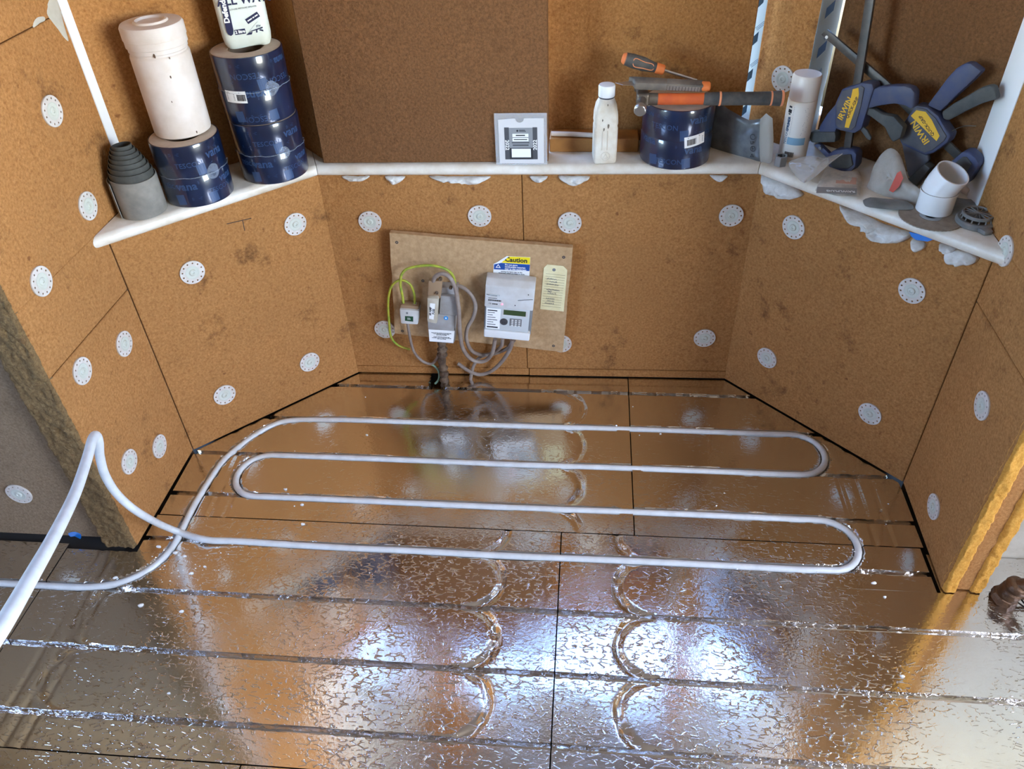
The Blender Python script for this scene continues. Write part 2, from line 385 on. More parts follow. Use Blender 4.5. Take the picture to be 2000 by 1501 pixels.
# right side wall with an invented opening for the fill lamp, behind the camera
WY0, WY1, WZ0, WZ1 = -1.25, .35, .75, 2.15
for bx_ in ((RX1, RX1+.1, RY0, WY0, -.03, CEIL), (RX1, RX1+.1, WY1, YRW+.1, -.03, CEIL), (RX1, RX1+.1, WY0, WY1, -.03, WZ0), (RX1, RX1+.1, WY0, WY1, WZ1, CEIL)):
    tag(obj('wall_side_right', box(*bx_), 'room_wall'), 'right side wall of the room around an invented fill light opening', kind='structure')
tag(obj('wall_rear', box(RX0, RX1, RY0-.1, RY0, -.03, CEIL), 'room_wall'), 'rear wall of the room', kind='structure')
tag(obj('ceiling', prism([(RX0, RY0), (RX1, RY0), (RX1, 1.3), (1.1, 1.3), (1.1, 2.3), (-1.4, 2.3), (-1.4, 1.3), (RX0, 1.3)], CEIL, CEIL+.1), 'ceiling_grey'), 'white ceiling', kind='structure')

for x0, x1, y0 in ((RX0, LE.x-TH-.002, YLW+.102), (RE.x+TH+.002, RX1, YRW+.102)):
    tag(obj('wall_light_block', box(x0, x1, y0, y0+.3, -.03, CEIL), 'masonry'), 'unseen masonry added behind the room wall to stop light leaks', kind='structure')  # unseen block added to keep outside light out of the floor gap
# windows of the bay (above and behind the boards) ----------------------
fo, fi = bayline(.255), bayline(.20)
LT, RTT = bayline(.17), None
for i, (sd, a, b) in enumerate((('left', LL, BL), ('back', BL, BR), ('right', BR, RR))):
    p, q, r, s = fi[i], fi[i+1], fo[i+1], fo[i]
    tag(obj('wall_lintel', prism([p, q, r, s], HEAD, CEIL), 'paint_white'), 'lintel over the %s bay window' % sd, kind='structure')
    wn = tag(empty('window_%d' % (i+1)), 'white framed %s bay window behind the boards' % sd, kind='structure')
    d = (q-p).normalized(); L_ = (q-p).length; n = tn(a, b)[1]
    def fr(u0, u1, z0, z1): return prism([p+d*u0, p+d*u1, p+d*u1+n*.05, p+d*u0+n*.05], z0, z1, .003, 1)
    for u0, u1, zz0, zz1 in ((0, L_, SILL_B, .74), (0, L_, HEAD-.06, HEAD), (0, .055, .74, HEAD-.06), (L_-.055, L_, .74, HEAD-.06), (0.055, L_-.055, 1.86, 1.91)):
        obj('window_frame', fr(u0, u1, zz0, zz1), 'frame_white', wn)
    if i == 1: obj('window_frame', fr(L_/2-.03, L_/2+.03, .74, 1.86), 'frame_white', wn)

# sill -------------------------------------------------------------------
prof = [(-.037+.014*(1-math.sin(a)), (SILL_T+SILL_B)/2+.014*math.cos(a)) for a in [math.pi*k/8 for k in range(9)]]
prof = [(.205, SILL_T)]+prof+[(.205, SILL_B)]
rings = []
for o_, z in prof: rings.append([Vector((p.x, p.y, z)) for p in bayline(o_)])
SILLS = []
for i, (nm, lb) in enumerate((('left', 'white dusty window sill over the left angled wall, under the tape rolls'), ('back', 'white dusty window sill over the meter board wall'), ('right', 'white window sill over the right angled wall, under the clamps'))):
    vs = [r[i] for r in rings]+[r[i+1] for r in rings]; n = len(rings)
    c = sum(vs, Vector())/len(vs); dd = (vs[n]-vs[0]).normalized()*.0007
    vs = [v+dd for v in vs[:n]]+[v-dd for v in vs[n:]]
    fs = [(k, (k+1) % n, n+(k+1) % n, n+k) for k in range(n)]+[tuple(range(n)), tuple(range(2*n-1, n-1, -1))]
    bm = bmesh.new(); V = [bm.verts.new(v) for v in vs]; [bm.faces.new([V[k] for k in f]) for f in fs]
    SILLS.append(tag(obj('trim_%d' % (i+1), bm, 'pvc_white', smooth=40), lb, kind='structure'))

# boards and piers standing on the sill ---------------------------------
WO = .118
tL, nL = tn(LL, BL); tR, nR = tn(BR, RR)
tb = tag(obj('window_board', slab(LL, BL, WO, .05, SILL_T+.001, BOARD_TOP, -.082, .572, .002), 'fibre_board'), 'smooth tan wood fibre board standing in the left window behind the white tub', 'board')
pa = Vector((-.655, 1.829)); pb = pa+nL*.16; pc = pb+Vector((.10, .02)); pd = Vector((-.50, 1.90))
tag(obj('wall_pier_left', prism([pa+Vector((.001, .0)), pb, pc, pd, Vector((-.56, 1.83))], SILL_T, CEIL, .001, 1), 'fibre_board'), 'fibre board pier between the left and back windows', kind='structure')
D0, D1 = Vector((-.654, 1.812)), Vector((-.098, 1.823))
tag(obj('window_board', prism([D0, D1, D1+Vector((-.001, .06)), D0+Vector((-.001, .012))], SILL_T+.001, BOARD_TOP, .002, 1), 'fibre_board_backlit'), 'large wood fibre board, its brown darkened for backlight, standing in the back window on the sill', 'board')
tag(obj('window_board', prism([(-.13, 1.950), (.370, 1.955), (.370, 1.99), (-.13, 1.985)], SILL_T+.002, BOARD_TOP, .002, 1), 'fibre_board'), 'recessed brown wood fibre board behind the hammer and white bottle', 'board')
PO = .092
p_ = on_v(1500, 0, RR, BR, -PO); P0 = Vector((p_.x, p_.y)); p_ = on_v(1607, 0, RR, BR, -PO); P1 = Vector((p_.x, p_.y))
P2 = P1+nR*.085; P3 = P0+Vector((.012, .075))
tag(obj('wall_pier_right', prism([P0, P1, P2, P3], SILL_T, CEIL, .0015, 1), 'fibre_board'), 'fibre board pier with a fixing disc between back and right windows', kind='structure')
tag(obj('window_board', slab(BR, RR, .165, .04, SILL_T+.001, BOARD_TOP, .03, LR+.125, .002), 'fibre_board_backlit'), 'shade-darkened brown wood fibre board standing in the right window behind the clamps', 'board')
tag(obj('trim_6', box(-.098, .12, 1.882, 1.944, SILL_T+.0005, SILL_T+.034, .002, 1), 'timber'), 'bare timber rail on the sill behind the white bottle', kind='structure')

# white reveals beside the end windows
q0 = A1; q1 = isect(LL, tl, LL+nL*.30, tL)
tag(obj('trim_4', prism([q0+Vector((.0005, .001)), q1+Vector((.0005, 0)), q1+Vector((-.05, 0)), q0+Vector((-.05, .001))], SILL_T, CEIL), 'paint_white'), 'white window reveal at the left end of the sill', kind='structure')
q0 = A2; q1 = isect(RR, tr, RR+nR*.30, tR)
tag(obj('trim_5', prism([q0+Vector((-.0005, .001)), q1+Vector((-.0005, 0)), q1+Vector((.05, 0)), q0+Vector((.05, .001))], SILL_T, CEIL), 'paint_white'), 'white window reveal at the right end of the sill', kind='structure')
# ------------------------------------------------------------------ floor: foil faced boards with pipe channels
GY = [1.7745-.15*k for k in range(8)]; SEAM = [1.2495, .6495]; SX1 = .134; SX2 = -.041
fl = tag(empty('floor'), 'floor of shiny foil faced insulation boards with pipe channels', kind='structure')
obj('subfloor', box(RX0, RX1, RY0, 2.0, -.06, -.031), 'slab', fl)
tLL = (BL-LL).normalized(); tRR = (RR-BR).normalized()
def xmin_bay(y):
    y = np.asarray(y); return np.where(y < LL.y, LL.x, LL.x+(y-LL.y)*tLL.x/tLL.y)
def xmax_bay(y):
    y = np.asarray(y); return np.where(y < RR.y, RR.x, RR.x+(y-RR.y)*tRR.x/tRR.y)
def arcdist(X, Y, cx, cy_, r, side):
    """distance to a half circle opening away from side (+1: bulges to +x)"""
    dx, dy = (X-cx)*side, Y-cy_; rr = np.hypot(dx, dy)
    return np.where(dx > -.004, np.abs(rr-r), 9)
def channel(d, w, dep, soft): return -dep*np.clip((w+soft-d)/soft, 0, 1)
def board(y0, y1, fx0, fx1, grooves, arcs, cross, seed, nx=230, notch=None, m_='foil'):
    ys = set(np.round(np.linspace(y0, y1, int((y1-y0)/.0065)+2), 5).tolist())
    for g in grooves:
        if y0 < g < y1:
            for o in (0, .003, .0048, .0066, .0078, .0098, .0125, .0155): ys |= {round(g-o, 5), round(g+o, 5)}
    ys = np.array([v for v in sorted(ys) if y0-1e-6 <= v <= y1+1e-6]); ny = len(ys)
    s = np.linspace(0, 1, nx); a = fx0(ys)[:, None]; b = fx1(ys)[:, None]
    X = a+(b-a)*s[None]; Y = np.repeat(ys[:, None], nx, 1); Z = np.zeros_like(X)
    wv = (vnoise(X, Y, 40, seed)-.5)*.0022
    for g in grooves:
        if y0-.01 < g < y1+.01:
            Z = np.minimum(Z, channel(np.abs(Y-g+wv*.6), .0050, .0150, .0016))
            lip = np.exp(-((np.abs(Y-g)-.011)/.003)**2)*.0007*vnoise(X, Y, 70, seed+4); Z = np.where(Z > -.001, Z+lip, Z)
    for (cx, cy_, r, side, dep) in arcs:
        Z = np.minimum(Z, channel(arcdist(X, Y, cx, cy_, r, side)+wv, .0045, dep, .006)*(.25+1.0*vnoise(X, Y, 55, seed+2)))
    for cx in cross:
        Z = np.minimum(Z, channel(np.abs(X-cx)+wv*.4, .003, .0022, .004))
    D = np.full(X.shape, 9.); bx0, bx1 = X.min()-.02, X.max()+.02
    if True:
        for p, q in [s_ for s_ in ppv if y0-.02 < s_[0][1] < y1+.02 and bx0 < s_[0][0] < bx1]:
            ex, ey = q[0]-p[0], q[1]-p[1]; l2 = ex*ex+ey*ey+1e-12
            tt = np.clip(((X-p[0])*ex+(Y-p[1])*ey)/l2, 0, 1); D = np.minimum(D, np.hypot(X-p[0]-tt*ex, Y-p[1]-tt*ey))
        Z = np.minimum(Z, channel(D+wv, .0078, .0150, .0045))
    if notch is not None:
        nx0, nx1, ny0 = notch; Z = np.where((X > nx0) & (X < nx1) & (Y > ny0), -.029, Z)
    Z += (vnoise(X, Y, 9, seed+7)-.5)*.0010
    vs = np.stack([X, Y, Z], -1).reshape(-1, 3); n0 = len(vs)
    idx = np.arange(n0).reshape(ny, nx)
    q = np.stack([idx[:-1, :-1], idx[:-1, 1:], idx[1:, 1:], idx[1:, :-1]], -1).reshape(-1, 4)
    loop = np.concatenate([idx[0, :], idx[1:, -1], idx[-1, -2::-1], idx[-2:0:-1, 0]])
    low = vs[loop].copy(); low[:, 2] = -.030; li = n0+np.arange(len(loop)); k2 = np.roll(np.arange(len(loop)), -1)
    q2 = np.stack([loop, li, li[k2], loop[k2]], -1)
    vs = np.concatenate([vs, low]); q = np.concatenate([q, q2])
    me = bpy.data.meshes.new('foil_board'); me.vertices.add(len(vs)); me.vertices.foreach_set('co', vs.ravel().astype(np.float32))
    me.loops.add(q.size); me.loops.foreach_set('vertex_index', q.ravel().astype(np.int32)); me.polygons.add(len(q))
    me.polygons.foreach_set('loop_start', (np.arange(len(q))*4).astype(np.int32)); me.polygons.foreach_set('loop_total', np.full(len(q), 4, np.int32))
    me.update(calc_edges=True); me.validate()
    return obj('foil_board', me, m_, fl, smooth=38)

# ------------------------------------------------------------------ the heating pipe (one run, laid in the channels)
PZ = -.0035; PR = .0082
def fp(px, py, z=PZ): return on_z(px, py, z)
def arc(cx, cy_, r, a0, a1, n=14): return [Vector((cx+r*math.cos(math.radians(a0+(a1-a0)*k/n)), cy_+r*math.sin(math.radians(a0+(a1-a0)*k/n)), PZ)) for k in range(n+1)]
xU1 = fp(1678, 1068).x-.078; xU2 = fp(456, 938).x+.078; xU3 = fp(1614, 893).x-.078
loose = [(-90, 1368, .58), (-45, 1296, .635), (10, 1213, .72), (60, 1127, .84), (108, 1042, 1.0), (147, 962, 1.17), (170, 895, 1.29), (180, 859, 1.345), (187, 850, 1.375), (192.5, 862, 1.40), (195, 890, 1.45), (206, 929, 1.52), (232, 968, 1.60), (275, 1003, 1.70)]
run = [at_depth(*p) for p in loose]
run += [fp(335, 1033, .022), fp(400, 1053, .010), Vector((fp(470, 1063).x, GY[4], .003)), Vector((-.60, GY[4], PZ))]
run += [Vector((x, GY[4]+.001*math.sin(x*9), PZ)) for x in np.linspace(-.4, xU1-.06, 8)]
pipe_pts = smoothline(run, 6)
pipe_pts += arc(xU1, (GY[4]+GY[3])/2, .075, -90, 90)[1:]
pipe_pts += [Vector((x, GY[3]+.001*math.sin(x*7), PZ)) for x in np.linspace(xU1-.05, xU2+.05, 16)]
pipe_pts += arc(xU2, (GY[3]+GY[2])/2, .075, -90, -270)
pipe_pts += [Vector((x, GY[2]+.001*math.sin(x*8), PZ)) for x in np.linspace(xU2+.05, xU3-.05, 16)]
pipe_pts += arc(xU3, (GY[2]+GY[1])/2, .075, -90, 90)
pipe_pts += [Vector((x, GY[1]+.001*math.sin(x*8), PZ)) for x in np.linspace(xU3-.05, -.68, 15)]
last = [Vector((-.70, GY[1], PZ))]+[fp(*p) for p in ((570, 821), (530, 832), (488, 857), (440, 896), (410, 937), (380, 985), (356, 1034), (335, 1072), (303, 1104), (262, 1128), (215, 1142))]
tail0 = on_z(150, 1144, PZ); last += [Vector((tail0.x, GY[5], PZ)), Vector((-1.30, GY[5], PZ)), Vector((-1.7, GY[5], PZ))]
tailpts = smoothline(last, 6); pipe_pts += tailpts[1:]
ppv = [(p.x, p.y) for p in pipe_pts[len(loose)*6+6:]]
ppv = list(zip(ppv, ppv[1:]))

G_back = GY[:4]
def arcs_for(xe, side, gs, extra=()): return [(xe-side*(.13+.075), (a+b)/2, .075, side, .0048) for a, b in zip(gs, gs[1:])]+list(extra)
gp = .0014
board(SEAM[0]+gp, 1.842, lambda y: xmin_bay(y)+.0035, lambda y: 0*y+SX1-gp, GY[:4], arcs_for(SX1, 1, GY[:5]), (-.93, -.97, -.89), 11, 240,
      notch=(on_z(840, 748, 0).x, on_z(868, 748, 0).x, 1.775), m_='foil_smooth')
def xr_back(y):
    y = np.asarray(y); m = xmax_bay(y)-.005
    return np.where(y < GY[3]-.004, np.minimum(m, .800), np.where(y < GY[2], m-.004, m))
board(SEAM[0]+gp, 1.848, lambda y: 0*y+SX1+gp, xr_back, GY[:4], [], (.655, .695, .735), 13, 150, m_='foil_smooth')
def xl_front(y):
    y = np.asarray(y); return np.where(y > LE.y-.012, LE.x+.006, -1.242)
# left end of the front row lies in two pieces, beside and in front of the return wall
board(SEAM[1]+gp, LE.y-.016, lambda y: 0*y-1.242+gp, lambda y: 0*y+SX2-gp, GY[5:8], arcs_for(SX2, 1, GY[4:8])+arcs_for(-1.242, -1, GY[5:8]), (-1.08, -1.115, -1.15), 17, 250)
board(LE.y-.016+.0002, SEAM[0]-gp, lambda y: 0*y+LE.x+.005, lambda y: 0*y+SX2-gp, GY[3:5], arcs_for(SX2, 1, GY[3:6]), (), 19, 230)
board(RE.y-.01, SEAM[0]-gp, lambda y: 0*y+SX2+gp, lambda y: 0*y+.792, GY[3:5], arcs_for(SX2, -1, GY[3:6]), (), 23, 170)
board(SEAM[1]+gp, RE.y-.01-.0002, lambda y: 0*y+SX2+gp, lambda y: 0*y+1.159-gp, GY[5:8], arcs_for(SX2, -1, GY[4:8]), (), 29, 240)
board(SEAM[1]+gp, YRW-.004, lambda y: 0*y+1.159+gp, lambda y: 0*y+2.19, GY[4:8], [], (), 31, 60)
board(SEAM[1]+gp, YLW-.012, lambda y: 0*y-2.29, lambda y: 0*y-1.242-gp, GY[5:8], [], (), 37, 60)
GN = [GY[7]-.15*k for k in range(1, 5)]
board(.0495+gp, SEAM[1]-gp, lambda y: 0*y-2.29, lambda y: 0*y-.63, GN, [], (), 41, 90)
board(.0495+gp, SEAM[1]-gp, lambda y: 0*y-.63+2*gp, lambda y: 0*y+.56, GN, arcs_for(.56, 1, GN)+arcs_for(-.63, -1, GN), (), 43, 150)
board(.0495+gp, SEAM[1]-gp, lambda y: 0*y+.56+2*gp, lambda y: 0*y+2.19, GN, [], (), 47, 90)
obj('foil_board', box(RX0+.01, RX1-.01, RY0, .0495-gp, -.03, 0), 'foil', fl)
obj('foil_board', box(.80, RX1-.01, RE.y-.01+.0002, YRW-.004, -.0302, -.0002), 'foil', fl)

mat('pipe_white', (222, 224, 222), .33, var=(206, 208, 206), vscale=30)
hp = thing('heating_pipe', 'long white plastic heating pipe looping through the foil floor channels and rising in front', 'pipe', T(0, 0, 0))
obj('pipe_run', tube(pipe_pts, PR, 14), 'pipe_white', hp, smooth=60)

# ------------------------------------------------------------------ shared shapes
def pillow(outline, n, tf, tb=0, rings=7, k=3, bumps=0, bs=30, seed=1, power=.5, centre=None, smooth_outline=True):
    """lumpy sheet or lump: closed outline of points, swollen by tf along n (and tb behind)"""
    O = smoothline(outline, k, True) if smooth_outline else [Vector(p) for p in outline]
    c = Vector(centre) if centre is not None else sum(O, Vector())/len(O); n = Vector(n).normalized(); m = len(O); vs, fs = [], []
    a = (O[0]-c); a = (a-n*a.dot(n)).normalized(); b = n.cross(a)
    def layer(sgn, th):
        base = len(vs); vs.append(c+n*sgn*th)
        for r in range(1, rings+1):
            q = r/rings
            for p in O:
                v = c+(p-c)*q; h = th*(max(0, 1-q*q))**power
                if bumps:
                    d = v-c; x, y = d.dot(a), d.dot(b)
                    h += bumps*(float(vnoise(np.array([x]), np.array([y]), bs, seed)[0])-.4)*(1-q**4)
                vs.append(v+n*sgn*h)
        for i in range(m): fs.append((base, base+1+i, base+1+(i+1) % m) if sgn > 0 else (base, base+1+(i+1) % m, base+1+i))
        for r in range(rings-1):
            o0 = base+1+r*m; o1 = o0+m
            for i in range(m):
                j = (i+1) % m; fs.append((o0+i, o1+i, o1+j, o0+j) if sgn > 0 else (o0+j, o1+j, o1+i, o0+i))
        return base
    layer(1, tf); layer(-1, max(tb, 1e-4))
    bm = bmesh.new(); V = [bm.verts.new(v) for v in vs]
    for f in fs: bm.faces.new([V[i] for i in f])
    bmesh.ops.remove_doubles(bm, verts=bm.verts, dist=1e-6); return bm
def outline_prism(P, n, d0, d1, bev=0, seg=2):
    """flat outline of 3D points extruded along n from d0 to d1"""
    n = Vector(n).normalized(); bm = bmesh.new(); f = bm.faces.new([bm.verts.new(Vector(p)+n*d0) for p in P])
    r = bmesh.ops.extrude_face_region(bm, geom=[f]); bmesh.ops.translate(bm, verts=[v for v in r['geom'] if isinstance(v, bmesh.types.BMVert)], vec=n*(d1-d0))
    bmesh.ops.recalc_face_normals(bm, faces=bm.faces)
    if bev: bmesh.ops.bevel(bm, geom=bm.edges[:], offset=bev, segments=seg, profile=.5, affect='EDGES', clamp_overlap=True)
    return bm
def local(o, P):
    """world points into the local space of a thing"""
    Mi = o.matrix_world.inverted(); return [Mi @ Vector(p) for p in P]

# ------------------------------------------------------------------ fixing discs in the boards
mat('disc_plastic', (214, 206, 196), .5, var=(198, 188, 176), vscale=60)
mat('disc_cap', (196, 198, 184), .4)
def disc_mesh():
    bm = bmesh.new(); E = []
    def ring(cx, cy_, r, n):
        v = [bm.verts.new((cx+r*math.cos(2*math.pi*i/n), cy_+r*math.sin(2*math.pi*i/n), 0)) for i in range(n)]
        E.extend(bm.edges.new((v[i], v[(i+1) % n])) for i in range(n))
    ring(0, 0, .030, 40); ring(0, 0, .0165, 24)
    for k in range(12):
        a = math.radians(15+30*k); ring(.0243*math.cos(a), .0243*math.sin(a), .0021, 8)
    bmesh.ops.triangle_fill(bm, edges=E, use_beauty=True)
    fs = [f for f in bm.faces if f.calc_center_median().length > .016 and all((f.calc_center_median()-Vector((.0243*math.cos(math.radians(15+30*k)), .0243*math.sin(math.radians(15+30*k)), 0))).length > .0017 for k in range(12))]
    bmesh.ops.delete(bm, geom=[f for f in bm.faces if f not in fs], context='FACES')
    r = bmesh.ops.extrude_face_region(bm, geom=bm.faces[:]); bmesh.ops.translate(bm, verts=[v for v in r['geom'] if isinstance(v, bmesh.types.BMVert)], vec=(0, 0, .0010))
    bmesh.ops.translate(bm, verts=bm.verts, vec=(0, 0, .0026))
    n_ = 40; rim = [[bm.verts.new((r_*math.cos(2*math.pi*i/n_), r_*math.sin(2*math.pi*i/n_), z_)) for i in range(n_)] for r_, z_ in ((.0302, 0), (.0304, .0030), (.0297, .0038), (.0292, .0030), (.0292, 0))]
    for a_, b_ in zip(rim, rim[1:]):
        for i in range(n_): bm.faces.new((a_[i], a_[(i+1) % n_], b_[(i+1) % n_], b_[i]))
    bmesh.ops.recalc_face_normals(bm, faces=bm.faces)
    me = bpy.data.meshes.new('fixing_disc'); bm.to_mesh(me); bm.free(); me.materials.append(MATS['disc_plastic']); return me
DISC = disc_mesh()
_o = obj('t', lathe([(.0172, 0), (.0172, .0040), (.0150, .0044), (.0135, .0036), (.0085, .0036), (.0078, .0050), (.0060, .0060), (.0035, .0056), (.0028, .0042), (0, .0042)], 28), 'disc_cap', smooth=50); HUB = _o.data; HUB.name = 'hub'; bpy.data.objects.remove(_o)
def disc(px, py, a, b, label, rot=0, off=0):
    p = on_v(px, py, a, b, -off); t, n = tn(a, b); d = obj('fixing_disc', DISC, None)
    x = Vector((t.x, t.y, 0)); nn = Vector((-n.x, -n.y, 0)); y = nn.cross(x)
    d.matrix_world = frame(p+nn*.0003, x, y) @ Rz(rot)
    tag(d, label, 'fixing', 'insulation fixing discs'); obj('hub', HUB, None, d)
WLr = (Vector((-2, YLW)), Vector((-1.1, YLW)))
for i, (px, py, a, b, lb) in enumerate((
    (100, 217, LE, LL, 'white fixing disc on the left return wall, the highest one'),
    (170, 402, LE, LL, 'white fixing disc on the left return wall left of the grey rubber roll'),
    (79, 549, LE, LL, 'white fixing disc on the left return wall nearest the dusty cut edge'),
    (241, 671, LE, LL, 'white fixing disc on the left return wall beside the angled wall corner at mid height'),
    (159, 724, LE, LL, 'white fixing disc on the left return wall above the top of the pipe arch'),
    (310, 871, LE, LL, 'white fixing disc on the left return wall, lowest by the angled wall'),
    (251, 901, LE, LL, 'white fixing disc on the left return wall just right of the rising pipe'),
    (38, 963, *WLr, 'dusty fixing disc on the dim room wall at the far left'),
    (576, 437, LL, BL, 'white fixing disc on the left angled wall, upper right one under the sill'),
    (375, 531, LL, BL, 'white fixing disc on the left angled wall, upper left one'),
    (604, 706, LL, BL, 'white fixing disc on the left angled wall, lower right one'),
    (438, 770, LL, BL, 'white fixing disc on the left angled wall, lowest one near the floor'),
    (723, 432, BL, BR, 'white fixing disc on the back wall left above the meter board'),
    (937, 421, BL, BR, 'white fixing disc on the back wall above the middle of the meter board'),
    (1113, 434, BL, BR, 'white fixing disc on the back wall above the right corner of the meter board'),
    (1428, 420, BL, BR, 'white fixing disc on the back wall high in the right corner'),
    (1376, 659, BL, BR, 'white fixing disc on the back wall, low and right of the meter board'),
    (752, 642, BL, BR, 'fixing disc half hidden behind the left edge of the meter board'),
    (1096, 670, BL, BR, 'fixing disc half hidden behind the lower right corner of the meter board'),
    (1551, 443, BR, RR, 'fixing disc on the right angled wall, upper left one under the sill'),
    (1782, 567, BR, RR, 'fixing disc on the right angled wall, upper right one'),
    (1499, 698, BR, RR, 'fixing disc on the right angled wall, lower left one'),
    (1700, 807, BR, RR, 'fixing disc on the right angled wall, lowest one near the floor'),
    (1965, 490, RE, RR, 'fixing disc on the right return wall touching the end of the sill'),
    (1920, 792, RE, RR, 'fixing disc on the right return wall, middle one'),
    (1825, 989, RE, RR, 'fixing disc on the right return wall in a mouldy patch near the floor'))):
    disc(px, py, a, b, lb, random.uniform(0, 6))
disc(1530, 154, BR, RR, 'fixing disc on the window pier behind the spray can and hammer handle', .2, PO)

# ------------------------------------------------------------------ meter board on the back wall
mat('chipboard', (188, 154, 112), .85, var=(166, 132, 92), vscale=70, bump=.3, bscale=150)
mat('meter_grey', (206, 206, 202), .4, var=(190, 186, 178), vscale=20)
mat('meter_light', (220, 220, 216), .35)
mat('meter_panel', (190, 194, 192), .4)
mat('dusty_top', (150, 122, 92), .9)
mat('smoke_grey', (120, 124, 126), .35)
mat('lcd', (58, 74, 44), .2); mat('black', (18, 18, 20), .45); mat('dark_grey', (62, 62, 64), .5); mat('mid_grey', (118, 118, 118), .5)
mat('cutout_grey', (162, 160, 158), .5, var=(146, 140, 132), vscale=25)
mat('fuse_cream', (196, 190, 172), .5, var=(170, 156, 132), vscale=20)
mat('label_white', (236, 236, 232), .5); mat('label_yellow', (238, 214, 20), .45); mat('label_blue', (22, 74, 150), .45); mat('label_green', (20, 70, 44), .4)
mat('sticker_blue', (28, 136, 206), .4); mat('tag_cream', (232, 222, 176), .7, var=(222, 208, 158), vscale=40); mat('ink', (28, 28, 34), .6); mat('ink_blue', (40, 48, 86), .6)
mat('cable_grey', (148, 134, 122), .55, var=(122, 104, 92), vscale=30); mat('cable_yellow', (176, 164, 48), .5, var=(110, 140, 40), vscale=50); mat('cable_green', (104, 138, 44), .5, var=(186, 182, 60), vscale=40); mat('cable_teal', (120, 148, 126), .5)
mat('rusty', (118, 98, 78), .7, metal=.3, var=(66, 46, 32), vscale=60, bump=.8, bscale=120)
MBQ = [on_v(px, py, BL, BR, .032) for px, py in ((760, 455), (1119, 484), (1099, 688), (771, 651))]
mx_ = (MBQ[1]-MBQ[0]).normalized(); mo = sum(MBQ, Vector())/4
tB, nB = tn(BL, BR); NB = Vector((-nB.x, -nB.y, 0))
MB = frame(mo, mx_, NB.cross(mx_)); MBi = MB.inverted()
def mb(px, py, h=0):
    """point seen at a pixel, on the plane h in front of the board, in board coordinates"""
    p = on_v(px, py, BL, BR, .032+h); return MBi @ p
def mq(pix, h): return [mb(x, y, h) for x, y in pix]
mbt = thing('meter_board', 'tan chipboard backing board screwed askew to the back wall under the sill', 'board', MB)
cor = [MBi @ p for p in MBQ]
# slightly chewed outline
ed = []
for a, b in zip(cor, cor[1:]+cor[:1]):
    for k in range(10): q = a.lerp(b, k/10); ed.append(q+Vector((random.uniform(-1, 1), random.uniform(-1, 1), 0))*(.0012 if k else 0))
obj('panel', outline_prism(ed, (0, 0, 1), -.018, 0, .0012, 1), 'chipboard', mbt)
for px, py in ((775, 473), (786, 646), (1101, 502), (1081, 675), (826, 548)):
    q = mb(px, py); obj('screw', lathe([(.0042, -.001), (.0042, .0006), (.0020, .0010), (.0016, -.0006), (0, -.0006)], 14), 'dark_grey', mbt, 40, T(q.x, q.y, 0))
# electricity meter ------------------------------------------------------
H_M = .052
q = mq(((949, 545), (1044, 554), (1037, 669), (943, 656)), H_M); mc = sum(q, Vector())/4
mw = ((q[1]-q[0]).length+(q[2]-q[3]).length)/2; mh = ((q[3]-q[0]).length+(q[2]-q[1]).length)/2; ang = math.atan2((q[1]-q[0]).y, (q[1]-q[0]).x)
ME = thing('electricity_meter', 'grey white electricity meter with green display and keypad on the chipboard', 'meter', MB @ T(mc.x, mc.y, 0) @ Rz(ang))
w2, h2 = mw/2, mh/2
obj('case', box(-w2, w2, -h2*.9, h2*.9, .001, H_M*.72, .004, 3), 'smoke_grey', ME, 40)
# upper cover: sloped, dusty top
pr = [(-.0, .001)]
bm = bmesh.new(); zf = H_M
sec = [(h2*.93, .004), (h2*.93, H_M*.62), (h2*.80, H_M), (h2*.08, H_M), (h2*.08, H_M*.55), (h2*.2, .004)]
L_ = [bm.verts.new((-w2, y, z)) for y, z in sec]; R_ = [bm.verts.new((w2, y, z)) for y, z in sec]
bm.faces.new(L_); bm.faces.new(R_[::-1])
for i in range(6): bm.faces.new((L_[i], R_[i], R_[(i+1) % 6], L_[(i+1) % 6]))
bmesh.ops.recalc_face_normals(bm, faces=bm.faces); bmesh.ops.bevel(bm, geom=bm.edges[:], offset=.003, segments=2, affect='EDGES', profile=.5)
obj('top_cover', bm, 'meter_grey', ME, 40)
obj('front_panel', box(-w2*.94, w2*.88, -h2*.72, h2*.07, .004, H_M*.93, .002, 2), 'meter_panel', ME, 40)
obj('terminal_cover', box(-w2*.97, w2*.97, -h2*1.0, -h2*.73, .001, H_M, .004, 3), 'meter_light', ME, 40)
obj('screen_bezel', box(-w2*.26, w2*.80, -h2*.20, h2*.045, H_M*.93, H_M*.945, .0006, 1), 'meter_grey', ME)
obj('display', box(-w2*.20, w2*.72, -h2*.15, h2*.02, H_M*.945, H_M*.955), 'lcd', ME)
kp = obj('keypad', box(w2*.08, w2*.58, -h2*.52, -h2*.26, H_M*.93, H_M*.96, .0008, 1), 'mid_grey', ME)
for i in range(3):
    for j in range(4):
        x = w2*(.15+.145*i); y = -h2*(.29+.062*j); obj('key', box(x, x+w2*.085, y-h2*.035, y, H_M*.96, H_M*.985, .0004, 1), 'meter_light', kp)
op = obj('optical_port', lathe([(.0105, 0), (.0105, .002), (.008, .0025), (0, .0025)], 24), 'dark_grey', ME, 40, T(-w2*.16, -h2*.40, H_M*.93))
for s in (-1, 1): obj('lens', lathe([(.0013, 0), (.0013, .0006), (0, .0006)], 10), 'black', op, 40, T(.003*s, -.002, .0024))
obj('label_card', box(-w2*.90, -w2*.32, -h2*.68, h2*.02, H_M*.93, H_M*.937), 'label_white', ME)
lt = []
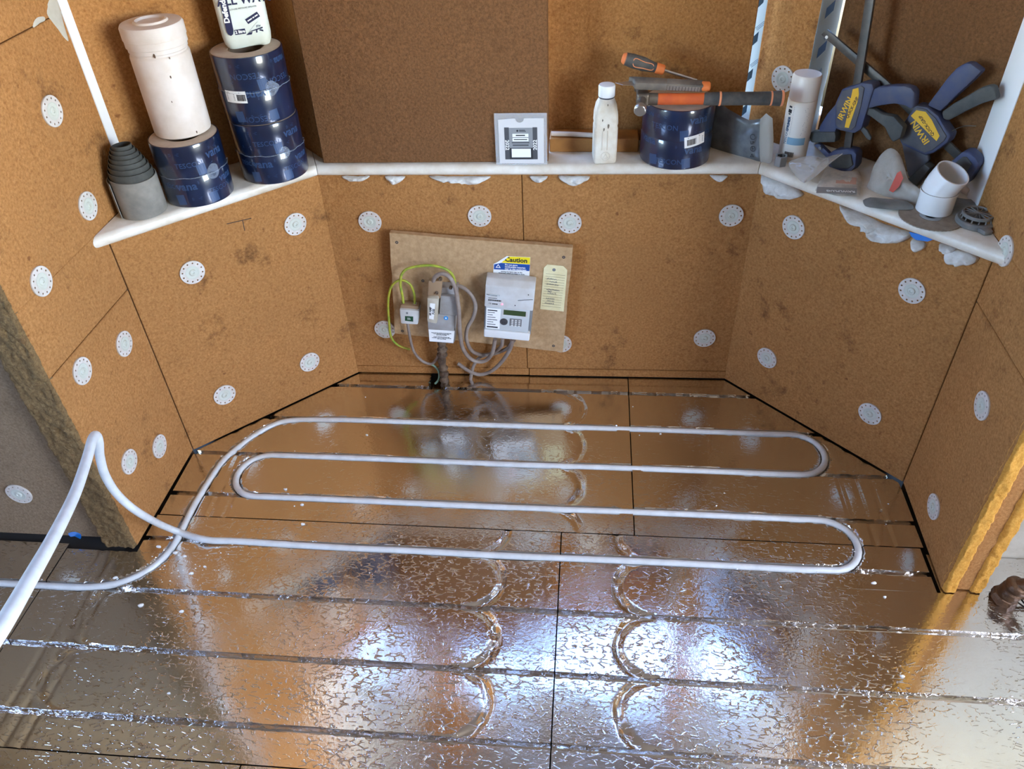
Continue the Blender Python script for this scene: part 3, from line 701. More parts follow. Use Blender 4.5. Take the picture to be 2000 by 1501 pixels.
for k, (wd, hh) in enumerate(((.40, .035), (.30, .018), (.22, .018), (.34, .018), (.42, .02), (.26, .018), (.36, .02), (.46, .045))):
    y = -h2*(.03+.082*k); lt.append((-w2*.86, -w2*.86+w2*wd, y-h2*hh, y))
o = obj('print', bars(lt), 'ink', ME, None, T(0, 0, H_M*.937))
pr = [(-w2*.88, -w2*.88+w2*.05*k+w2*.03, h2*.30, h2*.345) for k in ()]
obj('print', bars([(-w2*.86+w2*.03*k, -w2*.86+w2*.03*k+w2*(.018 if k % 3 else .024), h2*.30, h2*.35) for k in range(18)]+[(-w2*.86, -w2*.5, h2*.385, h2*.40)]), 'ink', ME, None, T(0, 0, H_M))
t_ = text('CE', .0060); obj('lettering', t_, 'ink', ME, None, T(-w2*.78, h2*.21, H_M)); obj('print', bars([(-w2*.68+w2*.045*k, -w2*.65+w2*.045*k, h2*.185, h2*.225) for k in range(5)]), 'ink', ME, None, T(0, 0, H_M))
obj('seal', box(-w2*.84, -w2*.40, h2*.48, h2*.53, H_M, H_M+.002, .0008, 1), 'meter_panel', ME)
obj('seal_wire', tube(smoothline([(-w2*1.0, h2*.52, H_M*.9), (-w2*.9, h2*.51, H_M+.001), (-w2*.5, h2*.50, H_M+.0026)], 4), .0006, 6), 'black', ME)
obj('seal_wire', tube(smoothline([(w2*.35, h2*.40, H_M+.001), (w2*.55, h2*.45, H_M+.004), (w2*.8, h2*.47, H_M+.002), (w2*.95, h2*.47, H_M)], 4), .0007, 6), 'dark_grey', ME)
mat('led_red', (255, 120, 130), .4, emit=((255, 70, 90), 6))
obj('lamp', lathe([(.0022, 0), (.0022, .0006), (.001, .0012), (0, .0013)], 12), 'led_red', ME, 40, T(-w2*.28, h2*.22, H_M))
obj('screw', lathe([(.0016, 0), (.0016, .0005), (0, .0006)], 10), 'black', ME, 40, T(w2*.75, h2*.62, H_M)); obj('screw', lathe([(.0016, 0), (.0016, .0005), (0, .0006)], 10), 'black', ME, 40, T(w2*.25, h2*.22, H_M))

# fuse cut-out ------------------------------------------------------------
FU = thing('service_fuse', 'grey service fuse cut-out with cream fuse carrier and white warning label', 'fuse box', MB)
def quadbox(name, pix, h, h0, m, bev=.002, par=None):
    P = mq(pix, h); return obj(name, outline_prism([(p.x, p.y, 0) for p in P], (0, 0, 1), h0, h, bev), m, par or FU, 40)
quadbox('base', ((838, 560), (894, 562), (888, 668), (838, 666)), .030, .001, 'cutout_grey')
quadbox('neutral_cover', ((860, 578), (895, 580), (892, 617), (858, 613)), .044, .03, 'cutout_grey')
quadbox('lower_cover', ((834, 612), (890, 616), (887, 647), (836, 642)), .042, .03, 'cutout_grey')
quadbox('label_block', ((836, 641), (889, 645), (886, 671), (838, 667)), .040, .03, 'cutout_grey')
fc = quadbox('fuse_carrier', ((834, 582), (856, 583), (853, 633), (834, 629)), .062, .03, 'fuse_cream', .004)
quadbox('carrier_top', ((836, 548), (864, 549), (860, 585), (834, 583)), .048, .03, 'dusty_top', .005)
lp = mq(((840, 592), (850, 593), (847, 624), (838, 622)), .0625); obj('label', outline_prism([(p.x, p.y, 0) for p in lp], (0, 0, 1), .0620, .0624), 'label_white', fc)
c_ = sum(lp, Vector())/4; dd = (lp[0]-lp[3]); obj('lettering', text('60 AMP\nFUSE', .0085, bold=.0003), 'ink', fc, None, T(c_.x, c_.y, .0625) @ Rz(math.atan2(dd.y, dd.x)))
p = mb(871, 621, .0425); st = obj('sticker', lathe([(.0062, 0), (.0062, .0004), (0, .0004)], 24), 'sticker_blue', FU, 30, T(p.x, p.y, .0421)); obj('dot', lathe([(.0022, 0), (.0022, .0003), (0, .0003)], 14), 'label_white', st, None, T(0, 0, .0004))
lq = mq(((837, 643), (888, 646), (885, 669), (839, 666)), .0405); lb = obj('warning_label', outline_prism([(p.x, p.y, 0) for p in lq], (0, 0, 1), .0402, .0406), 'label_white', FU)
c_ = sum(lq, Vector())/4; dd = lq[1]-lq[0]
obj('lettering', text('THIS INSTALLATION IS CONNECTED\nTO A PROTECTIVE MULTIPLE\nEARTHING SYSTEM\n\nIF ANY MODIFICATIONS ARE\nCARRIED OUT, TO GAS OR WATER\nINSTALLATIONS', .0034, bold=.00012), 'ink', lb, None, T(c_.x, c_.y, .0407) @ Rz(math.atan2(dd.y, dd.x)))
for px, py in ((853, 572), (860, 545), (880, 562)):
    p = mb(px, py, .05); obj('terminal_screw', lathe([(.005, 0), (.005, .006), (.003, .008), (.001, .006), (0, .006)], 10), 'rusty', FU, 40, T(p.x, p.y, .045))

# earth block --------------------------------------------------------------
EB = thing('earth_terminal', 'small grey terminal block with green label left of the fuse', 'terminal block', MB)
quadbox('case', ((780, 604), (818, 607), (816, 634), (783, 632)), .036, .001, 'meter_grey', .003, EB)
quadbox('lid', ((782, 596), (818, 598), (818, 608), (780, 605)), .028, .001, 'dusty_top', .003, EB)
q = mq(((791, 617), (807, 618), (807, 628), (791, 626)), .0365); gl = obj('label', outline_prism([(p.x, p.y, 0) for p in q], (0, 0, 1), .036, .0364), 'label_green', EB)
c_ = sum(q, Vector())/4; obj('print', bars([(-.005, .003, .0022, .0029), (-.005, .0045, -.0002, .0005), (-.005, .004, -.0026, -.0019)]), 'label_white', gl, None, T(c_.x, c_.y, .0365) @ Rz(ang))
for px in (787, 811): p = mb(px, 595, .016); obj('gland', tube([(p.x, p.y-.010, .014), (p.x, p.y+.004, .014)], .0062, 14), 'meter_grey', EB, 40)
p = mb(795, 611, .036); obj('screw', lathe([(.003, 0), (.003, .001), (0, .0012)], 12), 'mid_grey', EB, 40, T(p.x, p.y, .036))

# cables --------------------------------------------------------------------
def cable(name, label, pix, r, m):
    P = [MB @ Vector((*mb(x, y, h).xy, h)) for x, y, h in pix]; c = obj(name, tube(smoothline(P, 6), r, 10), m, smooth=60); tag(c, label, 'cable'); return c
cable('earth_cable', 'green and yellow earth cable arching over the grey fuse', ((789, 600, .014), (786, 578, .018), (782, 555, .024), (785, 535, .028), (800, 523, .03), (838, 518, .032), (868, 524, .03), (884, 537, .022), (890, 556, .008)), .0036, 'cable_green')
cable('earth_cable', 'dusty yellow earth cable looping left of the chipboard', ((810, 600, .014), (809, 575, .018), (800, 554, .022), (781, 547, .024), (764, 560, .022), (758, 590, .018), (760, 630, .012), (764, 658, .004), (778, 674, -.012), (800, 682, -.02)), .0034, 'cable_yellow')
cable('meter_tail', 'thick grey cable from the fuse top down under the meter', ((845, 556, .035), (849, 542, .05), (862, 534, .055), (878, 541, .055), (890, 565, .056), (896, 605, .054), (898, 645, .048), (904, 680, .03), (922, 702, .012), (945, 705, .008), (961, 690, .014), (967, 662, .024)), .0058, 'cable_grey')
cable('meter_tail', 'grey cable bulging right between the fuse and the meter', ((888, 556, .012), (906, 562, .02), (922, 578, .026), (929, 598, .03), (924, 620, .032), (913, 640, .03), (911, 662, .022), (920, 683, .006), (938, 692, -.012), (965, 690, -.012), (990, 680, .0), (1004, 664, .02)), .0054, 'cable_grey')
cable('meter_tail', 'lowest grey cable sagging from the meter to the floor channel', ((1000, 663, .026), (997, 680, .02), (980, 706, .0), (960, 724, -.012), (938, 731, -.014), (916, 724, -.014), (894, 709, -.02)), .0056, 'cable_grey')
cable('meter_tail', 'short dark grey cable dropping from the meter into the floor', ((982, 660, .022), (979, 676, .012), (962, 689, -.008), (938, 697, -.016), (926, 712, -.016), (921, 729, -.016), (919, 742, -.01)), .0050, 'cable_grey')
cable('earth_cable', 'thin grey cable from the terminal block curving to the service cable', ((796, 630, .02), (800, 655, .016), (808, 685, 0), (824, 704, -.010), (842, 710, -.012), (853, 700, -.008), (859, 680, .002), (861, 668, .012)), .0042, 'cable_grey')
cable('earth_cable', 'pale green cable end dropping into the floor notch', ((836, 709, -.012), (848, 714, -.014), (857, 725, -.014), (857, 740, -.012), (850, 749, -.008)), .0034, 'cable_teal')
P = [MB @ Vector((*mb(x, y, h).xy, h)) for x, y, h in ((862, 664, .012), (864, 685, .006), (863, 705, -.004), (867, 725, -.006), (868, 745, -.004), (869, 757, -.002))]
P = smoothline(P, 6); rr_ = [.0115+.0028*math.sin(i*1.7)+.002*math.sin(i*4.1) for i in range(len(P))]
tag(obj('service_cable', tube(P, rr_, 14), 'rusty', smooth=60), 'corroded armoured supply cable rising from the floor notch to the fuse', 'cable')

# caution sticker and tag -------------------------------------------------
def flat(name, pix, h, d, m, par): 
    P = mq(pix, h); return obj(name, outline_prism([(p.x, p.y, 0) for p in P], (0, 0, 1), h, h+d), m, par)
CS = thing('caution_sticker', 'yellow blue and white caution sticker with a folded corner above the meter', 'sticker', MB)
flat('sheet', ((964, 515), (992, 500), (1036, 502), (1033, 552), (963, 546)), .0004, .0004, 'label_white', CS)
flat('yellow_band', ((979, 512), (994, 500.5), (1035.5, 502.5), (1035, 516), (980, 512.5)), .0008, .0003, 'label_yellow', CS)
flat('blue_band', ((965, 516), (978, 513), (1035, 516.5), (1034, 529), (964.5, 525.5)), .0008, .0003, 'label_blue', CS)
flat('folded_corner', ((964, 516), (978, 513), (994, 500.5), (990, 499.5)), .0012, .0008, 'label_white', CS)
cang = math.atan2((mb(1036, 502)-mb(992, 500)).y, (mb(1036, 502)-mb(992, 500)).x)-.03
def put(s, px, py, h, size, m, par, bold=0, rot=None, align='CENTER'):
    p = mb(px, py, h); return obj('lettering', text(s, size, bold=bold, align=align), m, par, None, T(p.x, p.y, h) @ Rz(cang if rot is None else rot))
put('Caution', 1008, 508, .0012, .0185, 'ink', CS, .0006)
put('Do not store\ncombustible materials\nnear to this equipment', 986, 520.5, .0012, .0062, 'label_white', CS, .0002, align='LEFT')
put('storing any items near to this\nequipment which are likely to cause\ndamage by impact', 999, 534, .0009, .0048, 'ink', CS, .00012)
put('△', 973, 520, .0012, .014, 'label_white', CS, .0003)
tg = MBi @ on_v(1, 1, BL, BR, .03)
TG = thing('inspection_tag', 'cream cardboard tag with handwriting hung at the right of the chipboard', 'tag', MB)
flat('card', ((1069, 516), (1100, 519), (1108, 527), (1101, 608), (1055, 603), (1062, 523)), .0008, .0006, 'tag_cream', TG)
tp = mq(((1062, 516), (1108, 521), (1101, 608), (1055, 603)), .001)
def tuv(u, v): a = tp[0].lerp(tp[1], u); b = tp[3].lerp(tp[2], u); return a.lerp(b, v)
ta = math.atan2((tp[1]-tp[0]).y, (tp[1]-tp[0]).x); tw = (tp[1]-tp[0]).length; thh = (tp[3]-tp[0]).length
c_ = tuv(.5, .5); rr2 = []
for k in range(14):
    y = thh*(.5-(.19+.056*k)); rr2.append((-tw*.42, tw*.42, y-.0003, y+.0003))
obj('ruled_lines', bars(rr2, .0001), 'ink', TG, None, T(c_.x, c_.y, .0014) @ Rz(ta)); 
hw = random.Random(12)
for u_, v_, L_w in ((.40, .30, .45), (.48, .36, .35), (.45, .42, .55), (.35, .54, .3), (.62, .54, .3), (.34, .58, .18), (.45, .62, .4), (.40, .74, .4), (.42, .79, .35), (.38, .85, .45)):
    p = tuv(u_, v_); n_ = int(26*L_w)+4; pts_ = [(tw*L_w*(k/n_-.5)+hw.uniform(-.001, .001), (.0028 if k % 2 else -.0014)*hw.uniform(.5, 1.3), 0) for k in range(n_)]
    obj('handwriting', tube(smoothline(pts_, 3), .00038, 5), 'ink_blue', TG, None, T(p.x, p.y, .0016) @ Rz(ta))
p = tuv(.45, .09); obj('nail', lathe([(.0045, 0), (.0045, .0012), (.002, .0022), (0, .0024)], 14), 'mid_grey', TG, 40, T(p.x, p.y, .0014))

# ------------------------------------------------------------------ left sill: tape rolls, tub, jug, rubber roll
def wrapmat():
    m = bpy.data.materials.new('blue_wrap'); m.use_nodes = True; t = m.node_tree; N = t.nodes; L = t.links; b = N['Principled BSDF']
    b.inputs['Roughness'].default_value = .28; b.inputs['Coat Weight'].default_value = 1; b.inputs['Coat Roughness'].default_value = .05
    tc = N.new('ShaderNodeTexCoord'); n = N.new('ShaderNodeTexNoise'); n.inputs['Scale'].default_value = 14; L.new(tc.outputs['Object'], n.inputs['Vector'])
    r = N.new('ShaderNodeValToRGB'); r.color_ramp.elements[0].color = lin((10, 24, 52)); r.color_ramp.elements[1].color = lin((17, 37, 70)); r.color_ramp.elements[0].position = .4; r.color_ramp.elements[1].position = .7
    L.new(n.outputs[0], r.inputs[0]); L.new(r.outputs[0], b.inputs['Base Color'])
    mp = N.new('ShaderNodeMapping'); mp.inputs['Scale'].default_value = (1, 1, .18); L.new(tc.outputs['Object'], mp.inputs['Vector'])
    n2 = N.new('ShaderNodeTexNoise'); n2.inputs['Scale'].default_value = 45; n2.inputs['Detail'].default_value = 3; L.new(mp.outputs[0], n2.inputs['Vector'])
    bp = N.new('ShaderNodeBump'); bp.inputs['Strength'].default_value = .25; bp.inputs['Distance'].default_value = .003; L.new(n2.outputs[0], bp.inputs['Height'])
    L.new(bp.outputs[0], b.inputs['Coat Normal'])
    MATS['blue_wrap'] = m
wrapmat()
mat('tape_side', (196, 178, 158), .8, var=(178, 158, 138), vscale=30); mat('card_core', (140, 116, 92), .9)
mat('wrap_print', (48, 72, 108), .35); mat('clear_film', (190, 205, 225), .08, alpha=.16)
def face_angle(x, y): return math.atan2(-y, -x)              # the side that looks at the room
def tape_roll(x, y, z, R, h, label, spec, barcode=None, turn=0, flip=False, lump=True):
    o = thing('tape_roll', label, 'tape roll', T(x, y, z), 'blue wrapped tape rolls'); A = face_angle(x, y)
    obj('wrapper', lathe([(R-.004, .0008), (R-.0008, .0012), (R, .004), (R+.0003, h*.49), (R-.0006, h*.5), (R+.0003, h*.51), (R, h-.003), (R-.001, h-.0006), (R-.003, h)], 72, False), 'blue_wrap', o, 50)
    obj('tape_face', lathe([(.0395, .001), (R-.003, .001), (R-.003, h-.0008), (R-.006, h), (.040, h-.0004), (.0395, h-.001), (.0395, .001)], 64, False), 'tape_side', o, 40)
    obj('core', lathe([(.0393, .0008), (.0393, h-.002), (.0362, h-.002), (.0362, .0008), (.0393, .0008)], 48, False), 'card_core', o, 40)
    for s, da, zz, size, b in spec:
        m_ = wrap(text(s, size, bold=b, depth=.0001), R+.0005, A+da, zz*h, flip); obj('lettering', m_, 'wrap_print', o)
    pr = []
    for k in range(10):
        da = -1.3+.29*k; zz = [.12, .38, .62, .86][k % 4]*h; me = wrap(bars([(-.012, .012, .006, .0068), (-.012, .009, .0035, .0042), (-.012, .011, .001, .0017)], .0001), R+.0005, A+da, zz); obj('print', me, 'wrap_print', o)
    for da, zz in ((-.62, .14), (.22, .60), (.35, .12)):
        me = wrap(plate(-.010, .010, -.012, .012, .0001, 4), R+.0004, A+da, zz*h, rot=.1); obj('print', me, 'wrap_print', o)
    if barcode:
        da, zz, rot, fl = barcode; me = wrap(plate(-.026, .026, -.013, .013, .0003, 8), R+.0008, A+da, zz*h, rot=rot); lb = obj('barcode_label', me, 'label_white', o)
        bx = []; xx = -.020 if not fl else .004
        for k in range(15): wd = random.choice((.0005, .0008, .0011)); bx.append((xx, xx+wd, -.008, .006)); xx += wd+random.choice((.0004, .0007))
        tx = [(.0 if not fl else -.022, .022 if not fl else -.001, .006-.003*k-.0009, .006-.003*k) for k in range(5)]+[(-.018, .012, .0092, .0104)]
        obj('barcode', wrap(bars(bx+tx, .0002), R+.0012, A+da, zz*h, rot=rot), 'ink', lb)
    if lump:                                                   # gathered cellophane at the seam
        P = [Vector(((R+.002+.0012*math.sin(9*k))*math.cos(A+a), (R+.002+.0012*math.sin(9*k))*math.sin(A+a), h*.5+.0014*math.sin(5*k))) for k, a in enumerate(np.linspace(-1.5, 1.5, 24))]
        obj('film_seam', tube(P, [.0007+.0005*abs(math.sin(k*1.9)) for k in range(24)], 6), 'clear_film', o, 60)
        ca = A+.45+turn; c = Vector(((R+.001)*math.cos(ca), (R+.001)*math.sin(ca), h*.52)); nn = Vector((math.cos(ca), math.sin(ca), 0)); tt = Vector((-math.sin(ca), math.cos(ca), 0))
        out = [c+tt*.018*math.cos(q)*random.uniform(.7, 1.2)+Vector((0, 0, .016*math.sin(q)*random.uniform(.7, 1.2))) for q in np.linspace(0, 6.28, 9)[:-1]]
        obj('film_knot', pillow(out, nn, .002, 0, 6, 3, .006, 160, 5), 'clear_film', o, 60)
    return o
SP = [('TESCON', -.35, .72, .017, 0), ('vana', .62, .84, .026, .0006), ('vana', -.85, .45, .026, .0006), ('TESCON', -.15, .14, .017, 0), ('vana', .55, .34, .026, .0006), ('TESCON', .95, .60, .014, 0), ('TESCON', -1.0, .88, .013, 0)]
SP2 = [('TESCON', -.1, .70, .016, 0), ('vana', .75, .80, .026, .0006), ('TESCON', .62, .22, .016, 0), ('vana', -.35, .36, .026, .0006), ('vana', .95, .36, .024, .0006), ('TESCON', -.75, .36, .014, 0)]
SP3 = [('TESCON', -.2, .74, .018, 0), ('TESCON', .75, .62, .018, 0), ('TESCON', -.15, .10, .018, 0), ('vana', -.05, .46, .026, .0006), ('vana', .95, .86, .022, .0006)]
H1 = .142; H2 = .148
tape_roll(-.905, 1.650, SILL_T, .0765, H1, 'blue film wrapped tape roll on the sill under the white tub', SP2, turn=.1)
tape_roll(-.762, 1.772, SILL_T, .0795, H1, 'blue film wrapped tape roll, lower one of the stack of two', SP2, turn=-.1)
tape_roll(-.766, 1.775, SILL_T+H1, .0795, H2, 'blue film wrapped tape roll with barcode, upper one of the stack under the jug', SP3, (-.62, .44, .0, True), 0, True)
tape_roll(.206, 1.864, SILL_T, 0.0835, .140, 'blue film wrapped tape roll with barcode label, under the hammer', SP, (.55, .50, .12, False), 1.4, lump=False)

# white tub on the first roll
mat('tub_white', (228, 217, 207), .5, var=(212, 198, 184), vscale=16, bump=.1); mat('dirt', (96, 74, 56), .9)
TB = thing('plastic_tub', 'tall dusty white screw lid tub standing on the left tape roll', 'tub', T(-.912, 1.672, SILL_T+H1))
r = .0615
obj('body', lathe([(0, .001), (r-.006, .001), (r-.001, .004), (r, .010), (r, .168), (r-.001, .172), (r-.003, .174), (r-.003, .178), (r-.001, .180), (r-.001, .190)], 64), 'tub_white', TB, 40)
obj('lid', lathe([(r, .188), (r+.0015, .189), (r+.0015, .200), (r, .203), (r+.003, .204), (r+.003, .226), (r, .231), (r-.008, .232), (.036, .232), (.034, .236), (.030, .2365), (.027, .232), (.010, .231), (0, .231)], 64), 'tub_white', TB, 40)
A = face_angle(-.912, 1.672)
for da, zz, sz in ((.1, .135, .003), (-.2, .18, .004), (.42, .012, .003), (-.1, .085, .002), (.25, .172, .0025)):
    c = Vector(((r+.0003)*math.cos(A+da), (r+.0003)*math.sin(A+da), zz)); tt = Vector((-math.sin(A+da), math.cos(A+da), 0))
    obj('dirt_spot', pillow([c+tt*sz*.5*math.cos(q)+Vector((0, 0, sz*math.sin(q)*random.uniform(.6, 1.3))) for q in np.linspace(0, 6.28, 7)[:-1]], (math.cos(A+da), math.sin(A+da), 0), .0004, 0, 3, 2), 'dirt', TB)

# jug on the stack -------------------------------------------------------
mat('jug_white', (226, 232, 224), .4, var=(218, 222, 206), vscale=20); mat('navy', (24, 26, 66), .45)
zj = SILL_T+H1+H2; cj = on_z(486, 85, zj); JA = math.atan2(cj.y, cj.x)-math.pi/2
JG = thing('chemical_jug', 'white plastic jug with navy lettering standing on the stacked tape rolls', 'jug', Matrix.Translation(cj) @ Rz(JA+.02))
def rrect(hx, hy, r_, n=6):
    P = []
    for cx, cy_, a0 in ((hx-r_, hy-r_, 0), (-hx+r_, hy-r_, 90), (-hx+r_, -hy+r_, 180), (hx-r_, -hy+r_, 270)):
        for k in range(n+1): a = math.radians(a0+90*k/n); P.append((cx+r_*math.cos(a), cy_+r_*math.sin(a)))
    return P
def loft(levels, n=6):
    """levels (z, half x, half y, corner radius, dx)"""
    vs, fs = [], []; m = 4*(n+1)
    for z, hx, hy, r_, *dx in levels: vs += [(x+(dx[0] if dx else 0), y, z) for x, y in rrect(hx, hy, r_, n)]
    for i in range(len(levels)-1): fs += [(i*m+k, i*m+(k+1) % m, (i+1)*m+(k+1) % m, (i+1)*m+k) for k in range(m)]
    fs += [tuple(reversed(range(m))), tuple(range((len(levels)-1)*m, len(levels)*m))]
    return vs, fs
v, f = loft([(.002, .040, .026, .018), (.004, .046, .030, .020), (.012, .0505, .0335, .022), (.024, .0525, .035, .022), (.10, .053, .0355, .020), (.15, .053, .0355, .020), (.185, .050, .034, .022), (.205, .040, .030, .024), (.222, .022, .021, .020), (.236, .016, .016, .0155)])
v = [(x, y, z-(.0065*(abs(x) > .026)*(1-z/.02) if z < .02 else 0)+(.004 if z < .006 and abs(x) < .02 else 0)) for x, y, z in v]
v = [(x, y, max(z, .0005)) for x, y, z in v]
obj('body', (v, f), 'jug_white', JG, 50)
obj('cap', lathe([(.019, .232), (.019, .256), (.017, .258), (0, .258)], 32), 'navy', JG, 40)
JF = T(0, -.0359, 0) @ Rx(math.pi/2)                       # front face frame: x right, y up
def jput(me, m_, x, y, rot=0, z=0): return obj(me.name, me, m_, JG, None, JF @ T(x, y, z) @ Rz(rot))
jput(text('ALL WAYS', .0245, bold=.0006), 'navy', .012, .0985); jput(text('MULTI-USE PRESSURE SPRAYER', .0046), 'mid_grey', .002, .082, .03)
me = bpy.data.meshes.new('lozenge'); P = [( -.0075, .125), (-.0075, .04), (-.005, .033), (0, .030), (.005, .033), (.0075, .04), (.0075, .125)]
me.from_pydata([(x, y, 0) for x, y in P]+[(x, y, .0003) for x, y in P], [], [tuple(range(6, -1, -1)), tuple(range(7, 14))]+[(i, (i+1) % 7, 7+(i+1) % 7, 7+i) for i in range(7)])
jput(me, 'navy', -.0345, .0, -.03); jput(text('Defender', .0155, bold=.0006), 'label_white', -.0335, .086, math.pi/2-.03, .0004)
bl = plate(-.0115, .0115, -.0052, .0052); bl.name = 'print'; jput(bl, 'navy', -.013, .036, .02); jput(text('2 litre', .0085, bold=.0004), 'label_white', -.013, .036, .02, .0004)
bl = plate(-.0155, .0155, -.0055, .0055); bl.name = 'print'; jput(bl, 'navy', .0195, .0605, .42); jput(bars([(-.013, -.002, -.0012, .0012), (0, .004, -.0012, .0012), (.0055, .013, -.0012, .0012)]), 'label_white', .0195, .0605, .42, .0004)
def jpoly(P, m_, z=.0002):
    me = bpy.data.meshes.new('print'); n_ = len(P); me.from_pydata([(x, y, 0) for x, y in P]+[(x, y, .0002) for x, y in P], [], [tuple(range(n_-1, -1, -1)), tuple(range(n_, 2*n_))]+[(i, (i+1) % n_, n_+(i+1) % n_, n_+i) for i in range(n_)]); jput(me, m_, 0, 0, 0, z)
jput(text('STV', .0055, bold=.0002), 'navy', .0275, .0425)
jpoly([(.004, .0335), (.036, .0405), (.036, .0375), (.012, .0335)], 'navy'); jpoly([(-.002, .0275), (.010, .0275), (.013, .0325), (.005, .0325)], 'navy'); jpoly([(.020, .030), (.023, .030), (.024, .036), (.021, .036)], 'navy'); jpoly([(.027, .034), (.036, .0305), (.036, .034), (.030, .036)], 'navy')
jpoly([(.0055, .0345), (.028, .0525), (.029, .052), (.0065, .034)], 'meter_panel')

# grey rubber roll: one telescoped spiral ------------------------------------
mat('rubber_dusty', (142, 136, 126), .9, var=(116, 112, 104), vscale=24); mat('rubber_dark', (74, 74, 68), .75, var=(54, 54, 50), vscale=40)
RG = thing('rubber_roll', 'telescoped roll of grey rubber sheet at the left end of the sill', 'roll', T(-1.0035, 1.561, SILL_T))
turns, n = 8, 36; R0, R1 = .0535, .020; N_ = turns*n; vs, fs = [], []; A = face_angle(-1.0035, 1.561)
def spiral(k0, k1, name, m_):
    vs, fs = [], []
    for k in range(k0, k1+1):
        q = k/N_; rr = R0+(R1-R0)*q; a = A-1.2-2*math.pi*k/n; zb = .001+.072*q**.8 if q > .125 else .001; zt = .084+(.074*((q-.1)/.9)**.75 if q > .1 else 0)
        th = .0017
        for r_, z in ((rr, zb), (rr, zt), (rr-th, zt+.0004), (rr-th, zb)): vs.append((r_*math.cos(a), r_*math.sin(a), z))
    for i in range(k1-k0):
        o = 4*i
        for e in range(4): fs.append((o+e, o+(e+1) % 4, o+4+(e+1) % 4, o+4+e))
    fs += [(0, 1, 2, 3), (4*(k1-k0)+3, 4*(k1-k0)+2, 4*(k1-k0)+1, 4*(k1-k0))]
    return obj(name, (vs, fs), m_, RG, 50)
spiral(0, int(n*1.02), 'outer_turn', 'rubber_dusty'); spiral(int(n*1.02), N_, 'inner_turns', 'rubber_dark')
# pencil T on the left angled wall
for px0, py0, px1, py1 in ((443, 437, 491, 426), (474, 431, 478, 450)):
    p0, p1 = on_v(px0, py0, LL, BL, .0004), on_v(px1, py1, LL, BL, .0004); obj('pencil_mark', tube([p0, p1], .0009, 6), 'ink', wl)

# ------------------------------------------------------------------ back sill: card wallet, bottle, tools, bag
mat('clear_plastic', (225, 228, 230), .12, alpha=.30); mat('card_grey', (206, 204, 202), .6); mat('print_dark', (74, 76, 80), .5); mat('print_mid', (140, 142, 144), .5); mat('print_black', (44, 46, 50), .5)
pl = (Vector((-.3, 1.806)), Vector((.1, 1.812)))
c = on_v(1019, 319, *pl); c.z = SILL_T+.001
lean = -.06
CW = thing('card_wallet', 'clear plastic wallet holding a grey printed card, leaning on the dark board', 'wallet', Matrix.Translation(c) @ Rx(math.pi/2+lean) @ Rz(.005))
obj('sleeve', box(-.062, .062, 0, .124, 0, .0016, .0006, 1), 'clear_plastic', CW)
P = [(-.053, .004), (.054, .004), (.055, .112)]+[(.010*math.cos(a)-.002, .112-.010*math.sin(a)) for a in np.linspace(0, math.pi, 9)]+[(-.053, .109)]
obj('card', outline_prism([(x, y, 0) for x, y in P], (0, 0, 1), .0017, .0021), 'card_grey', CW)
pc = obj('printed_panel', box(-.028, .028, .016, .090, .0021, .0023), 'print_mid', CW)
for x0, x1 in ((-.039, -.028), (.028, .039)): obj('side_band', box(x0, x1, .014, .091, .0021, .0024, .0, 1), 'print_dark', CW)
obj('bottom_band', box(-.028, .028, .014, .042, .0023, .0025), 'print_black', CW)
for x0, x1, y0, y1 in ((-.023, .023, .019, .040), (-.020, .018, .068, .076), (-.020, .018, .058, .066)): obj('white_field', box(x0, x1, y0, y1, .0025, .0027), 'label_white', CW)
for x, r_ in ((-.0335, -1), (.0335, 1)): obj('lettering', text('2022', .0125, bold=.0003), 'label_white', CW, None, T(x, .049, .0025) @ Rz(-math.pi/2*r_*-1))
obj('print', bars([(-.012, .010, .0708, .0735), (-.017, .015, .0612, .0632), (-.004, .010, .0838, .0852), (-.004, .012, .0812, .0826)]), 'ink', CW, None, T(0, 0, .0028)); obj('print', bars([(-.022, .020, .0535, .0560), (-.020, .018, .0470, .0500)]), 'print_dark', CW, None, T(0, 0, .0024)); obj('emblem', lathe([(.0024, 0), (.0024, .0003), (0, .0003)], 16), 'ink', CW, None, T(-.008, .083, .0024))

mat('bottle_white', (226, 220, 206), .45, var=(206, 190, 166), vscale=26); mat('smudge', (120, 110, 96), .9)
bc = Vector((.0365, 1.838, SILL_T)); BO = thing('white_bottle', 'small dirty white square bottle with white cap left of the tape roll', 'bottle', Matrix.Translation(bc) @ Rz(.10))
obj('body', loft([(.0005, .0245, .022, .006), (.003, .0265, .024, .007), (.010, .0275, .025, .007), (.085, .0275, .025, .007), (.091, .0262, .0238, .007), (.097, .0275, .025, .008), (.118, .0268, .0245, .010), (.138, .0235, .0215, .012), (.150, .0185, .018, .0165), (.156, .0165, .0165, .016)], 5), 'bottle_white', BO, 50)
obj('cap', lathe([(.0190, .156), (.0192, .158), (.0192, .179), (.0178, .1815), (0, .182)]+[], 36), 'label_white', BO, 40)
obj('neck_ring', lathe([(.0175, .152), (.0182, .153), (.0182, .1555), (.0175, .1565)], 32), 'dark_grey', BO, 40)
FB = T(0, -.0252, 0) @ Rx(math.pi/2)
ring = [(.0105*math.cos(a), .0105*math.sin(a)+.020) for a in np.linspace(0, 2*math.pi, 25)]
obj('moulded_mark', tube([(x, y, .0002) for x, y in ring], .0007, 6), 'bottle_white', BO, 60, FB)
tri = [(-.006, .015), (0, .026), (.006, .015), (-.006, .015)]; obj('moulded_mark', tube([(x, y, .0002) for x, y in tri], .0007, 6), 'bottle_white', BO, 60, FB)
for s in (-.009, .003): obj('moulded_rib', tube([(s, .036, .0), (s, .082, .0)], .0012, 8), 'bottle_white', BO, 60, FB)
